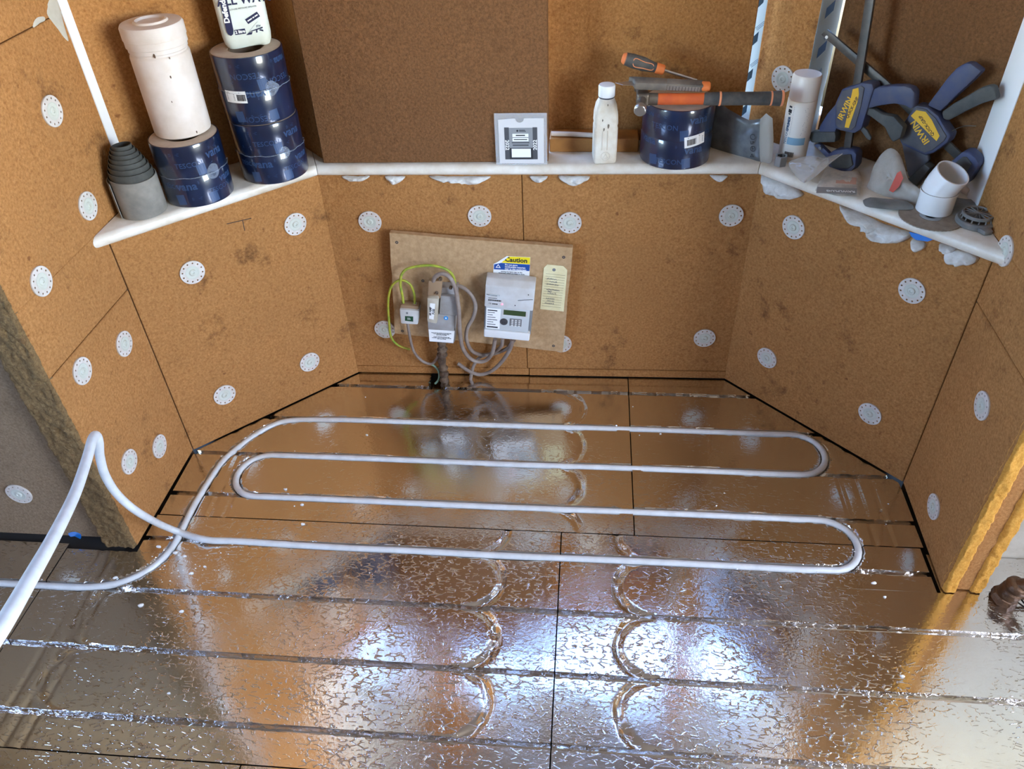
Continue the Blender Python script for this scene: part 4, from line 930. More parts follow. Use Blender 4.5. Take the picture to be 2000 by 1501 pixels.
for x, y, s in ((.004, .094, .006), (-.006, .086, .004), (.001, .142, .003), (-.010, .108, .003)):
    obj('smudge', pillow([(x+s*.5*math.cos(q)*random.uniform(.5, 1.3), y+s*math.sin(q)*random.uniform(.6, 1.2), .0002-(.0035 if y > .12 else 0)) for q in np.linspace(0, 6.28, 8)[:-1]], (0, 0, 1), .0003, 0, 3, 2), 'smudge', BO, 60, FB)

# white rod behind the bottle
a, b = Vector((-.094, 1.900, SILL_T+.0405)), Vector((.012, 1.890, SILL_T+.0403))
tag(obj('foam_rod', tube([a, a.lerp(b, .5)+Vector((0, 0, .0006)), b, b+(b-a)*.25], .0058, 12), 'tub_white', smooth=60), 'thin white foam rod lying on the timber rail behind the bottle', 'rod')

# hammer ----------------------------------------------------------------------
mat('orange_paint', (214, 98, 36), .5, var=(196, 84, 36), vscale=30); mat('orange_rubber', (226, 120, 56), .6); mat('orange_pale', (236, 150, 104), .6); mat('grip_black', (54, 56, 58), .65, var=(96, 90, 82), vscale=30); mat('steel_dusty', (130, 122, 112), .45, metal=.85, var=(104, 92, 78), vscale=20); mat('steel', (188, 186, 182), .28, metal=.95)
hz = SILL_T+.140
pa_, pb_ = Vector((.10, 1.792)), Vector((.5, 1.802)); h0 = on_v(1262, 173, pa_, pb_); h1 = on_v(1530, 188, pa_, pb_)
h0.z = hz+.024; h1.z = hz+.022; hx = (h1-h0); hl = hx.length
HM = thing('claw_hammer', 'claw hammer with orange shaft and black grip lying across the right tape roll', 'hammer', frame(h0, hx, (0, 1, 0)))
# local: x along handle, y away from the room, z up
def ovals(st, n=20):
    vs, fs = [], []
    for x, ry, rz, z0 in st: vs += [(x, ry*math.cos(2*math.pi*k/n), z0+rz*math.sin(2*math.pi*k/n)) for k in range(n)]
    for i in range(len(st)-1): fs += [(i*n+k, i*n+(k+1) % n, (i+1)*n+(k+1) % n, (i+1)*n+k) for k in range(n)]
    fs += [tuple(reversed(range(n))), tuple(range((len(st)-1)*n, len(st)*n))]; return vs, fs
obj('shaft', ovals([(.006, .0085, .0128, 0), (hl*.10, .0085, .0128, 0), (hl*.43, .009, .0128, 0)]), 'orange_paint', HM, 50)
obj('socket', ovals([(-.004, .010, .0145, 0), (.012, .0105, .0138, 0), (hl*.09, .0092, .0134, 0)]), 'steel_dusty', HM, 50)
obj('grip', ovals([(hl*.425, .0098, .0125, 0), (hl*.44, .0115, .0142, 0), (hl*.55, .0118, .0148, 0), (hl*.75, .0115, .0145, 0), (hl*.9, .0122, .0150, 0), (hl*.965, .014, .0165, 0), (hl*.985, .0145, .0168, 0)]), 'grip_black', HM, 50)
for u0, u1 in ((.535, .552), (.905, .922)): obj('grip_band', ovals([(hl*u0, .0116, .0144, 0), (hl*(u0+.003), .0130, .0158, 0), (hl*(u1-.003), .0130, .0158, 0), (hl*u1, .0116, .0144, 0)]), 'orange_pale', HM, 50)
obj('butt_cap', ovals([(hl*.982, .0146, .017, 0), (hl*.988, .0152, .0175, 0), (hl*1.0, .0140, .0165, 0), (hl*1.004, .010, .012, 0)]), 'orange_pale', HM, 50)
obj('cheek', box(-.020, .008, -.013, .016, -.013, .0150, .005, 3), 'steel_dusty', HM, 50)
obj('poll', tube([(-.008, -.008, .002), (-.010, -.022, -.003), (-.012, -.030, -.006)], [.0105, .0088, .0105], 18), 'steel_dusty', HM, 50)
obj('striking_face', tube([(-.012, -.029, -.0055), (-.0125, -.033, -.007), (-.0138, -.043, -.0105), (-.0140, -.045, -.011)], [.0115, .0135, .0138, .0122], 22), 'steel', HM, 50)
for s in (-1, 1): obj('claw', tube(smoothline([(-.006+s*.004, .012, .006), (-.007+s*.006, .035, .010), (-.007+s*.008, .060, .004), (-.007+s*.010, .078, -.008)], 4), [.009, .0088, .0085, .008, .0078, .0075, .007, .0065, .006, .0055, .005, .004, .003], 10), 'steel_dusty', HM, 50)

# snap-off knife on top of the hammer -------------------------------------------
k0 = on_v(1242, 150, pa_, pb_, -.012); k1 = on_v(1388, 161, pa_, pb_, -.012); k0.z = hz+.056; k1.z = hz+.046
KN = thing('utility_knife', 'grey snap-off utility knife with orange end lying on the hammer', 'knife', frame(k0, k1-k0, (0, 1, .25))); kl = (k1-k0).length
mat('knife_grey', (74, 70, 66), .55, var=(128, 116, 102), vscale=18)
P = [(0, -.006, .010), (.0, .004, .012), (.0, .0, 0)]
obj('nose', outline_prism([(-.002, -.011, 0), (.004, -.013, 0), (kl*.42, -.012, 0), (kl*.42, .012, 0), (.004, .013, 0), (-.016, .012, 0), (-.006, .003, 0)], (0, 0, 1), -.009, .009, .003), 'knife_grey', KN, 40)
obj('body', box(kl*.41, kl*.9, -.0115, .012, -.0085, .0085, .003), 'knife_grey', KN, 40)
obj('blade_track', box(kl*.42, kl*.86, -.0125, -.0105, -.006, .005, .0005, 1), 'steel', KN)
for i in range(10): obj('track_notch', box(kl*(.45+.042*i), kl*(.456+.042*i), -.0130, -.0124, -.006, .004), 'dark_grey', KN)
obj('end_cap', ovals([(kl*.88, .0115, .0088, 0), (kl*.9, .0125, .0096, 0), (kl*.985, .0122, .0094, 0), (kl*1.0, .009, .007, 0)]), 'orange_rubber', KN, 50)
obj('blade', outline_prism([(-.045, -.003, 0), (-.028, -.010, 0), (.003, -.010, 0), (.003, .007, 0), (-.020, .004, 0)], (0, 0, 1), -.0004, .0004), 'steel', KN)

# screwdriver behind ------------------------------------------------------------------
s0 = on_v(1216, 113, (.0, 1.862), (.5, 1.868)); s1 = on_v(1297, 137, (.0, 1.862), (.5, 1.868)); sd = s1-s0; sl = sd.length
SDV = thing('screwdriver', 'black and orange handled screwdriver resting at the back of the tools', 'screwdriver', frame(s0, sd, (0, 1, 0)))
obj('handle', ovals([(0.003, .008, .008, 0), (.006, .0125, .0135, 0), (sl*.25, .0145, .0155, 0), (sl*.5, .0145, .0152, 0), (sl*.72, .0112, .0115, 0), (sl*.82, .0095, .0098, 0)]), 'grip_black', SDV, 50)
obj('butt_cap', ovals([(-.001, .007, .008, 0), (.0, .009, .010, 0), (.007, .0128, .0138, 0)]), 'orange_rubber', SDV, 50)
obj('collar', ovals([(sl*.80, .0098, .0104, 0), (sl*.82, .0112, .0118, 0), (sl*.98, .0108, .0112, 0), (sl*1.0, .009, .0095, 0)]), 'orange_rubber', SDV, 50)
for y in (-1,):
    loop = smoothline([(sl*.26, -.012, .010), (sl*.5, -.0125, .0085), (sl*.70, -.009, .0075), (sl*.72, -.0108, -.004), (sl*.5, -.0142, -.005), (sl*.28, -.0142, -.006)], 4, True); obj('grip_outline', tube(loop+[loop[0]], .0011, 6), 'orange_pale', SDV, 60)
obj('blade_shaft', tube([(sl*.97, 0, 0), (sl*1.8, 0, -.001)], .0032, 12), 'steel', SDV, 60)

# grey zip bag between the roll and the spray can -----------------------------------------
mat('bag_grey', (112, 112, 112), .3, var=(78, 80, 82), vscale=30, coat=.3); mat('bag_clear', (196, 190, 182), .3, alpha=.62, coat=.3); mat('bag_header', (176, 168, 156), .5, alpha=.85)
ga, gb = Vector((.288, 1.925)), Vector((.425, 1.822)); tg_, ng_ = tn(ga, gb); NG = Vector((-ng_.x, -ng_.y, .12)).normalized()
def gp_(px, py): return on_v(px, py, ga, gb)
GB = thing('zip_bag', 'grey plastic zip bag of dark pads leaning right of the tape roll', 'bag', T(*gp_(1460, 318)))
obj('pouch', pillow(local(GB, [gp_(*p) for p in ((1386, 196), (1424, 214), (1462, 234), (1492, 238), (1493, 316), (1470, 314), (1448, 312), (1425, 304), (1386, 292))]), NG, .007, .004, 8, 3, .004, 60, 3, .35), 'bag_grey', GB, 60)
obj('header_strip', pillow(local(GB, [gp_(*p) for p in ((1484, 233), (1509, 231), (1508, 314), (1492, 320), (1484, 318))]), NG, .0075, .004, 5, 2, .002, 60, 4, .3), 'bag_header', GB, 60)
for px, py, s_ in ((1473, 302, '△'), (1475, 289, '⊕'), (1474, 277, 'LP'), (1475, 266, '◯')):
    p = gp_(px, py)+NG*.0115; obj('lettering', text(s_, .0095, bold=.0004), 'ink', GB, None, GB.matrix_world.inverted() @ frame(p, (tg_.x, tg_.y, 0), (0, 0, 1)) @ Rz(.25))

# ------------------------------------------------------------------ right sill: spray can, nut, bags, clamps, elbow, vent
TR3 = Vector((tR.x, tR.y, 0)); NR3 = Vector((-nR.x, -nR.y, 0)); UZ = Vector((0, 0, 1))
def rp(px, py, off): return on_v(px, py, BR, RR, -off)
# sealing tape on the window pier ------------------------------------------------
def tape_mat(name, a, b, transl):
    m = bpy.data.materials.new(name); m.use_nodes = True; t = m.node_tree; N = t.nodes; L = t.links; p = N['Principled BSDF']; p.inputs['Roughness'].default_value = .35
    p.inputs['Base Color'].default_value = lin(a)
    if transl:
        tr_ = N.new('ShaderNodeBsdfTranslucent'); tr_.inputs[0].default_value = lin(a); mx = N.new('ShaderNodeMixShader'); mx.inputs[0].default_value = transl
        L.new(p.outputs[0], mx.inputs[1]); L.new(tr_.outputs[0], mx.inputs[2]); L.new(mx.outputs[0], N['Material Output'].inputs[0])
    MATS[name] = m
tape_mat('sealing_tape', (214, 232, 238), 0, .35); mat('tape_ink', (58, 106, 158), .5)
def tape_strip(a, b, label, seed):
    """printed membrane tape standing along plan points a-b, full height"""
    a, b = Vector(a), Vector(b); d = (b-a); L_ = d.length; o = thing('sealing_tape', label, 'tape', frame((a.x, a.y, SILL_T), (d.x, d.y, 0), (0, 0, 1)))
    rg = random.Random(seed); n = 40; vs, fs = [], []
    for i in range(n+1):
        y = .8*i/n; x0 = rg.uniform(-.001, .001); x1 = L_+rg.uniform(-.002, .002); vs += [(x0, y, .0004), (L_*.5, y, .0012), (x1, y, .0004), (x1, y, .0001), (x0, y, .0001)]
    for i in range(n):
        for e in range(5): fs.append((5*i+e, 5*i+(e+1) % 5, 5*i+5+(e+1) % 5, 5*i+5+e))
    obj('strip', (vs, fs), 'sealing_tape', o, 60)
    for k in range(8):
        y = .04+.085*k
        me = bpy.data.meshes.new('print'); q = [(L_*.25, y), (L_*.6, y+.012), (L_*.6, y+.034), (L_*.25, y+.022)]; me.from_pydata([(x, yy, .0015) for x, yy in q], [], [(0, 1, 2, 3)]); obj('print', me, 'tape_ink', o)
        obj('print', bars([(0, .024, .003*j, .003*j+.001) for j in range(3)], .0001), 'tape_ink', o, None, T(L_*.45, y+.036, .0015) @ Rz(.75))
    return o
tape_strip(P1+NR3.xy*.0012, P2+NR3.xy*.0, 'white and blue printed sealing tape on the right side of the window pier', 1)
tape_strip((.372, 2.012), (.402, 2.006), 'backlit sealing tape strip in the gap left of the window pier', 2)

# spray can ---------------------------------------------------------------------------
mat('can_white', (226, 218, 208), .35); mat('can_blue', (128, 164, 186), .4); mat('can_text', (100, 104, 110), .5); mat('can_navy', (30, 70, 104), .45)
sc_ = Vector((.483, 1.860, SILL_T)); CA = face_angle(sc_.x, sc_.y)
SC = thing('spray_can', 'white primer spray can with blue band standing before the window pier', 'spray can', T(*sc_)); r = .0325
obj('can', lathe([(0, .002), (r-.004, .002), (r-.001, .0), (r, .002), (r, .139), (r-.001, .141), (r-.0025, .142)], 48), 'can_white', SC, 40)
obj('cap', lathe([(r-.0008, .142), (r-.0006, .143), (r-.0006, .192), (r-.003, .196), (r-.008, .1965), (0, .1965)], 48), 'can_white', SC, 40)
obj('print', wrap(plate(-.021, .021, -.0085, .0085, .0002, 8), r+.0002, CA+.10, .050), 'can_blue', SC)
tx = []
for k in range(18): tx.append((-.019, .019-random.uniform(0, .012), .128-.0036*k-.0010, .128-.0036*k))
obj('print', wrap(bars([(a, b, c_-.095, d_-.095) for a, b, c_, d_ in tx], .0001), r+.0003, CA+.12, .095), 'can_text', SC)
obj('lettering', wrap(text('SPRIMER', .0090, bold=.0004), r+.0003, CA-.68, .088, rot=math.pi/2), 'can_navy', SC); obj('lettering', wrap(text('TESCON', .0085), r+.0003, CA-.68, .056, rot=math.pi/2), 'can_navy', SC)
obj('print', wrap(bars([(-.004, .004, 0, .004), (-.005, .005, -.012, -.004), (-.003, .003, -.016, -.013)], .0002), r+.0003, CA-.75, .125), 'ink', SC)
bx = []; xx = -.014
for k in range(14): wd = random.choice((.0006, .0009, .0012)); bx.append((xx, xx+wd, -.006, .006)); xx += wd+.0007
obj('barcode', wrap(bars(bx, .0001), r+.0003, CA-.12, .018), 'ink', SC)

# steel coupling nut ---------------------------------------------------------------------
nc = on_z(1523, 322, SILL_T); NU = thing('coupling_nut', 'zinc hexagon coupling nut on the sill corner before the spray can', 'nut', Matrix.Translation(nc) @ Rz(.3))
bm = bmesh.new(); zz_ = (0, .024)
ho = [[bm.verts.new((.0150*math.cos(math.pi/3*k), .0150*math.sin(math.pi/3*k), z)) for k in range(6)] for z in zz_]; hi = [[bm.verts.new((.0098*math.cos(math.pi/3*k), .0098*math.sin(math.pi/3*k), z)) for k in range(6)] for z in zz_]
for k in range(6):
    j = (k+1) % 6; bm.faces.new((ho[0][k], ho[0][j], ho[1][j], ho[1][k])); bm.faces.new((hi[0][j], hi[0][k], hi[1][k], hi[1][j])); bm.faces.new((ho[1][k], ho[1][j], hi[1][j], hi[1][k])); bm.faces.new((ho[0][j], ho[0][k], hi[0][k], hi[0][j]))
mat('zinc', (150, 152, 152), .38, metal=.9)
bmesh.ops.recalc_face_normals(bm, faces=bm.faces); bmesh.ops.bevel(bm, geom=bm.edges[:], offset=.0008, segments=1, affect='EDGES'); obj('hexagon', bm, 'zinc', NU); obj('thread', lathe([(.0098, .001), (.0086, .003)]+[(.0086+.0008*(k % 2), .003+.0018*k) for k in range(11)]+[(.0098, .0235)], 24, False), 'dark_grey', NU, 60)

# clamps ----------------------------------------------------------------------------------
mat('clamp_blue', (52, 62, 98), .6, var=(78, 80, 96), vscale=22); mat('clamp_grey', (74, 76, 86), .7, var=(96, 94, 96), vscale=22); mat('clamp_dark', (62, 66, 68), .75, var=(86, 86, 82), vscale=26); mat('clamp_yellow', (226, 176, 38), .55); mat('bar_steel', (70, 70, 70), .5, metal=.6, var=(96, 90, 84), vscale=30); mat('bar_dusty', (122, 110, 100), .6, metal=.4)
def clamp(root, off, items):
    for name, pix, d0, d1, m_, bev in items:
        P = local(root, [rp(x, y, off) for x, y in pix]); obj(name, outline_prism(P, NR3, d0, d1, bev), m_, root, 40)
def cl_text(root, off, d, px, py, s, size, ang, m_, bold=.0004):
    M = root.matrix_world.inverted() @ frame(rp(px, py, off)+NR3*d, TR3, UZ) @ Rz(math.radians(ang)); obj('lettering', text(s, size, bold=bold), m_, root, None, M)
O1 = .083
C1 = thing('bar_clamp', 'blue grey bar clamp standing upright with its long bar pointing up', 'clamp', T(*rp(1650, 335, O1)), 'quick bar clamps')
clamp(C1, O1, (
    ('bar', ((1700, -60), (1718, -60), (1661, 300), (1647, 300)), -.004, .004, 'bar_steel', .001),
    ('moving_arm', ((1641, 196), (1650, 215), (1638, 250), (1634, 258), (1604, 258), (1604, 246), (1618, 222)), -.009, .009, 'clamp_blue', .003),
    ('jaw_pad', ((1588, 255), (1636, 255), (1638, 264), (1636, 275), (1590, 276), (1586, 266)), -.012, .012, 'clamp_dark', .003),
    ('housing', ((1651, 171), (1693, 158), (1711, 160), (1714, 170), (1703, 205), (1690, 248), (1676, 257), (1642, 250), (1637, 242), (1639, 198)), -.016, .016, 'clamp_blue', .004),
    ('side_plate', ((1653, 174), (1691, 163), (1697, 168), (1691, 200), (1679, 243), (1671, 250), (1645, 245), (1641, 238), (1643, 200)), .016, .0185, 'clamp_grey', .0012),
    ('handle', ((1698, 174), (1722, 168), (1747, 165), (1772, 165), (1785, 169), (1792, 178), (1790, 206), (1784, 211), (1774, 204), (1752, 200), (1722, 204), (1700, 210)), -.012, .012, 'clamp_blue', .005),
    ('trigger', ((1692, 206), (1712, 211), (1729, 221), (1750, 225), (1769, 246), (1763, 267), (1748, 276), (1741, 266), (1732, 247), (1705, 226), (1688, 218)), -.010, .010, 'clamp_dark', .004),
    ('release_lever', ((1679, 242), (1686, 241), (1698, 252), (1706, 266), (1704, 272), (1698, 270), (1688, 256)), .004, .010, 'clamp_dark', .002),
    ('fixed_jaw', ((1621, 300), (1634, 290), (1660, 287), (1674, 290), (1679, 298), (1677, 322), (1668, 332), (1640, 333), (1624, 325)), -.016, .014, 'clamp_blue', .005),
    ('jaw_face', ((1632, 299), (1670, 297), (1674, 318), (1664, 325), (1636, 324), (1630, 316)), .014, .019, 'clamp_dark', .002),
    ('jaw_strut', ((1592, 282), (1598, 279), (1604, 281), (1626, 302), (1622, 312)), -.006, .006, 'clamp_blue', .002),
    ('yellow_panel', ((1675, 170), (1686, 167), (1687, 180), (1684, 195), (1674, 224), (1667, 245), (1659, 244)), .0185, .0191, 'clamp_yellow', 0)))
cl_text(C1, O1, .0188, 1660, 208, 'IRWIN', .0185, 76, 'clamp_yellow'); cl_text(C1, O1, .0194, 1674, 206, 'QUICK-GRIP', .0092, 76, 'ink', .0001)
b_ = C1.matrix_world.inverted() @ (rp(1606, 287, O1)+NR3*.007); obj('bolt', tube([b_, b_+NR3*.003], .004, 12), 'zinc', C1, 40)
O2 = .122
C2 = thing('bar_clamp', 'dark blue bar clamp leaning at an angle behind the white elbow, label upside down', 'clamp', T(*rp(1870, 355, O2)), 'quick bar clamps')
clamp(C2, O2, (
    ('lower_arm', ((1762, 272), (1776, 344), (1786, 348), (1816, 312), (1814, 296)), -.008, .006, 'clamp_grey', .003),
    ('jaw_pad', ((1774, 350), (1812, 316), (1823, 325), (1790, 366)), -.012, .014, 'clamp_dark', .003),
    ('housing', ((1794, 202), (1818, 206), (1839, 223), (1849, 241), (1863, 261), (1857, 275), (1830, 295), (1813, 301), (1767, 279), (1762, 268), (1771, 236)), -.018, .014, 'clamp_blue', .004),
    ('side_plate', ((1797, 206), (1816, 210), (1835, 227), (1845, 244), (1856, 262), (1851, 271), (1828, 289), (1813, 294), (1771, 275), (1767, 267), (1775, 238)), .014, .0165, 'clamp_grey', .0012),
    ('handle', ((1814, 204), (1838, 172), (1855, 149), (1873, 130), (1890, 121), (1900, 121), (1922, 137), (1908, 152), (1893, 166), (1873, 184), (1854, 203), (1840, 216)), -.014, .010, 'clamp_blue', .005),
    ('trigger', ((1842, 217), (1866, 200), (1893, 185), (1916, 171), (1936, 165), (1945, 168), (1951, 192), (1922, 200), (1893, 214), (1855, 234), (1845, 231)), -.012, .008, 'clamp_dark', .004),
    ('fixed_jaw', ((1856, 318), (1886, 292), (1898, 291), (1912, 304), (1920, 316), (1894, 357), (1880, 352)), -.018, .016, 'clamp_blue', .005),
    ('jaw_face', ((1872, 315), (1888, 301), (1896, 301), (1907, 315), (1893, 335), (1884, 332)), .016, .019, 'clamp_dark', .002),
    ('yellow_panel', ((1798, 211), (1816, 214), (1828, 230), (1843, 261), (1837, 271), (1787, 222)), .0165, .0171, 'clamp_yellow', 0)))
obj('bar', outline_prism(local(C2, [rp(*p) for p in ((1605, 67, .0865), (1616, 57, .0865), (1735, 158, .108), (1880, 300, .134), (1868, 312, .134), (1724, 172, .108))]), NR3, -.003, .003, .0008), 'bar_steel', C2, 40)
cl_text(C2, O2, .0168, 1805, 254, 'IRWIN', .0195, 141, 'clamp_yellow'); cl_text(C2, O2, .0174, 1818, 241, 'QUICK-GRIP', .0092, 141, 'ink', .0001)
b_ = C2.matrix_world.inverted() @ (rp(1616, 72, .088)+NR3*.0032); obj('bar_hole', tube([b_-NR3*.0005, b_+NR3*.0006], .0035, 12), 'label_white', C2, 40)
wp = [rp(1850, 262, O2), rp(1866, 252, O2), rp(1885, 246, O2-.01), rp(1906, 246, O2-.02)]; tag(obj('loose_wire', tube(smoothline(wp, 5), .0009, 6), 'steel_dusty', smooth=60), 'short bent wire sticking out beside the leaning clamp', 'wire')

# bags on the right sill -----------------------------------------------------------------
mat('film_clear', (210, 205, 198), .12, alpha=.38, coat=.6); mat('packet_grey', (226, 216, 200), .4, var=(170, 164, 152), vscale=30); mat('packet_pink', (206, 160, 136), .5); mat('packet_dark', (150, 148, 142), .4); mat('bag_dusty', (196, 188, 178), .35, alpha=.62, var=(170, 162, 152), vscale=26); mat('red_label', (196, 84, 70), .5); mat('zip_grey', (126, 128, 126), .4, var=(100, 104, 102), vscale=30)
def sz(px, py, z=.004): return on_z(px, py, SILL_T+z)
PK = thing('fixings_packet', 'flat grey packet of wall plugs with orange print lying on the sill edge', 'packet', T(*sz(1640, 365, .001)))
out = [sz(*p) for p in ((1592, 372), (1604, 345), (1612, 330), (1650, 334), (1678, 332), (1683, 345), (1680, 380), (1678, 384), (1634, 382))]
obj('pouch', pillow(local(PK, out), (0, 0, 1), .005, .002, 7, 3, .003, 70, 8, .35, None, False), 'packet_grey', PK, 60)
for nm, pix, m_ in (('orange_print', ((1634, 345), (1673, 347), (1672, 360), (1632, 358)), 'packet_pink'), ('dark_band', ((1596, 365), (1674, 368), (1673, 379), (1594, 377)), 'packet_dark')):
    obj(nm, outline_prism(local(PK, [sz(x, y, .0086) for x, y in pix]), (0, 0, 1), 0, .0006), m_, PK)
d_ = sz(1666, 374)-sz(1610, 372); obj('lettering', text('RAWLPLUG', .0115, bold=.0003), 'label_white', PK, None, PK.matrix_world.inverted() @ frame(sz(1642, 373, .0094), d_, UZ.cross(d_)) @ Rz(math.pi))
CB = thing('clear_bag', 'crumpled clear zip bag lying before the spray can', 'bag', T(*sz(1560, 345, .001)))
out = [sz(*p) for p in ((1540, 318, .016), (1562, 308, .020), (1596, 306, .030), (1614, 310, .042), (1645, 300, .050), (1618, 322, .040), (1592, 345, .020), (1570, 357, .010), (1552, 340, .010))]
obj('film', pillow(local(CB, out), (0, -.3, 1), .010, .003, 8, 3, .014, 80, 4, .5), 'film_clear', CB, 50)
zp = local(CB, [sz(1571, 356, .012), sz(1600, 332, .026), sz(1645, 300, .052)]); obj('zip_strip', tube(smoothline(zp, 4), .0016, 6), 'film_clear', CB, 60)
ob = .035
BG = thing('parts_bag', 'dusty clear bag with a red label standing between the two clamps', 'bag', T(*rp(1745, 400, ob)))
nn_ = (NR3+UZ*.35).normalized()
out = [rp(*p) for p in ((1689, 388, ob), (1698, 352, ob+.008), (1706, 325, ob+.016), (1722, 300, ob+.024), (1740, 289, ob+.028), (1758, 302, ob+.022), (1768, 330, ob+.012), (1776, 352, ob+.006), (1800, 372, ob), (1802, 398, ob-.004), (1748, 398, ob-.004))]
obj('film', pillow(local(BG, out), nn_, .016, .006, 9, 3, .012, 60, 9, .5), 'bag_dusty', BG, 60)
out = [rp(*p) for p in ((1760, 338, ob+.002), (1767, 334, ob+.002), (1772, 348, ob+.002), (1764, 364, ob), (1752, 376, ob), (1744, 372, ob))]
lc_ = local(BG, [p+nn_*.0205 for p in out]); obj('red_label', outline_prism(lc_, nn_, 0, .0006), 'red_label', BG)
zo = [sz(*p) for p in ((1690, 388), (1740, 392), (1778, 397), (1782, 409), (1745, 409), (1700, 405), (1688, 400))]
obj('zip_fold', pillow(local(BG, zo), (0, 0, 1), .009, .003, 5, 3, .003, 60, 5, .4), 'zip_grey', BG, 60)
RS = [sz(*p, z=.0025) for p in ((1835, 384), (1880, 388), (1930, 392), (1950, 404), (1944, 424), (1900, 424), (1850, 416))]
tag(obj('rubber_offcut', pillow(RS, (0, 0, 1), .005, .002, 6, 3, .004, 50, 3, .4), 'zip_grey', smooth=60), 'crumpled dark grey offcut behind the round vent at the sill end', 'offcut')

# cutting disc, elbow, vent, stub pipe -----------------------------------------------------
mat('disc_grit', (150, 138, 122), .8, var=(126, 114, 100), vscale=60); mat('upvc', (238, 240, 240), .25)
dc = on_z(1817, 424, SILL_T); R_ = .0615
CD = thing('grinder_disc', 'thin round grey grinder disc lying under the white elbow', 'disc', T(dc.x, dc.y, SILL_T))
pr_ = [( (R_+(.0010 if k % 2 else 0))*math.cos(2*math.pi*k/96), (R_+(.0010 if k % 2 else 0))*math.sin(2*math.pi*k/96)) for k in range(96)]
obj('plate', prism(pr_, .0006, .0028), 'disc_grit', CD); obj('hub_flange', lathe([(.022, .0028), (.022, .0034), (.011, .0034), (.011, .0028)], 40), 'zinc', CD, 40)
ec = on_z(1823, 409, SILL_T+.003); EL = thing('pipe_elbow', 'glossy white plastic pipe elbow standing on the grinder disc', 'pipe fitting', T(ec.x, ec.y, SILL_T+.0034))
def cyl_shell(axis_pts, ro, ri, n=40):
    vs, fs = tube(axis_pts, ro, n, False); v2, f2 = tube(axis_pts, ri, n, False); o = len(vs); fs = fs+[tuple(o+i for i in reversed(f)) for f in f2]; m_ = len(axis_pts)
    for k in range(n):
        j = (k+1) % n; fs.append((k, o+k, o+j, j)); e = (m_-1)*n; fs.append((e+j, o+e+j, o+e+k, e+k))
    return vs+v2, fs
tilt = Vector((.24, -.30, .92)).normalized()
up0 = Vector((0, 0, 1)); p_a = Vector((0, 0, 0)); p_b = Vector((0, 0, .044)); p_c = p_b+(up0*.5+tilt*.5).normalized()*.016; p_d = p_c+tilt*.030
obj('socket', cyl_shell([p_a, p_b], .0355, .0325), 'upvc', EL, 50)
obj('bend', cyl_shell([p_b-Vector((0, 0, .006)), p_b, p_b+(up0*.75+tilt*.25).normalized()*.008, p_c, p_d], .0345, .0318), 'upvc', EL, 50)
obj('socket_rim', cyl_shell([p_b-Vector((0, 0, .004)), p_b], .0368, .033), 'upvc', EL, 50)
mat('vent_grey', (100, 104, 106), .55, var=(140, 136, 130), vscale=30)
vc = on_z(1904, 436, SILL_T); VN = thing('round_vent', 'dark grey round slotted vent cap at the right end of the sill', 'vent cap', T(vc.x, vc.y, SILL_T+.0005))
obj('base_ring', lathe([(.026, 0), (.037, 0), (.039, .003), (.039, .009), (.036, .012), (.030, .012), (.029, .006), (.026, .004)], 48, False), 'vent_grey', VN, 40)
obj('bottom_plate', lathe([(0, .0005), (.030, .0005), (.030, .002), (0, .002)], 36), 'clamp_dark', VN, 40)
obj('crown_ring', lathe([(.027, .018), (.030, .018), (.031, .021), (.030, .0245), (.027, .0245), (.026, .021), (.027, .018)], 48, False), 'vent_grey', VN, 40)
for k in range(14):
    a = 2*math.pi*k/14; obj('spoke', tube([(.004*math.cos(a), .004*math.sin(a), .0232), (.028*math.cos(a), .028*math.sin(a), .0225)], .0011, 6), 'vent_grey', VN, 60)
    obj('post', tube([(.030*math.cos(a), .030*math.sin(a), .011), (.0285*math.cos(a), .0285*math.sin(a), .020)], .0016, 6), 'vent_grey', VN, 60)
obj('hub', lathe([(.0055, .020), (.0055, .0245), (.003, .0255), (0, .0255)], 16), 'vent_grey', VN, 40)
dv = (on_z(1925, 458, SILL_T)-vc).normalized(); dv = Vector((dv.x, dv.y, 0)); tv_ = Vector((-dv.y, dv.x, 0)); obj('lug', outline_prism([dv*.034+tv_*.012, dv*.052+tv_*.010, dv*.054-tv_*.008, dv*.034-tv_*.014], (0, 0, 1), .001, .010, .002), 'vent_grey', VN, 40)
pe = at_depth(1893, 376, 1.71); pw = on_v(1944, 372, RE, RR); pw = Vector((RR.x-.002, pe.y+.012, pe.z+.002))
SP_ = thing('stub_pipe', 'short white plastic pipe stub poking from the right wall above the sill', 'pipe', T(*pw)); ax = local(SP_, [pe, pe.lerp(pw, .5), pw]); obj('tube_wall', cyl_shell(ax, .0078, .0052, 20), 'tub_white', SP_, 60)

# expanding foam under the sill ---------------------------------------------------------------
def foam(pix, a, b, label, th=.014, seed=1):
    t, n = tn(a, b); P = [on_v(x, y, a, b, .002) for x, y in pix]; tag(obj('foam_lump', pillow(P, (-n.x, -n.y, -.25), th, .002, 9, 4, th*.9, 110, seed, .45), 'foam_white', smooth=180), label, 'foam', 'expanding foam lumps')
foam(((668, 343), (700, 344), (722, 343), (712, 351), (690, 353), (676, 350)), BL, BR, 'thin foam squeeze-out under the back sill, leftmost', .008, 1)
foam(((752, 343), (775, 343), (792, 344), (782, 354), (770, 359), (760, 353)), BL, BR, 'small foam drip under the back sill, second from the left', .010, 2)
foam(((838, 343), (870, 344), (915, 344), (958, 344), (942, 355), (920, 359), (900, 353), (870, 352), (850, 350)), BL, BR, 'wide foam lump under the back sill left of the card wallet', .012, 3)
foam(((1034, 343), (1052, 343), (1070, 344), (1060, 352), (1045, 354)), BL, BR, 'small foam lump under the back sill below the card wallet', .010, 4)
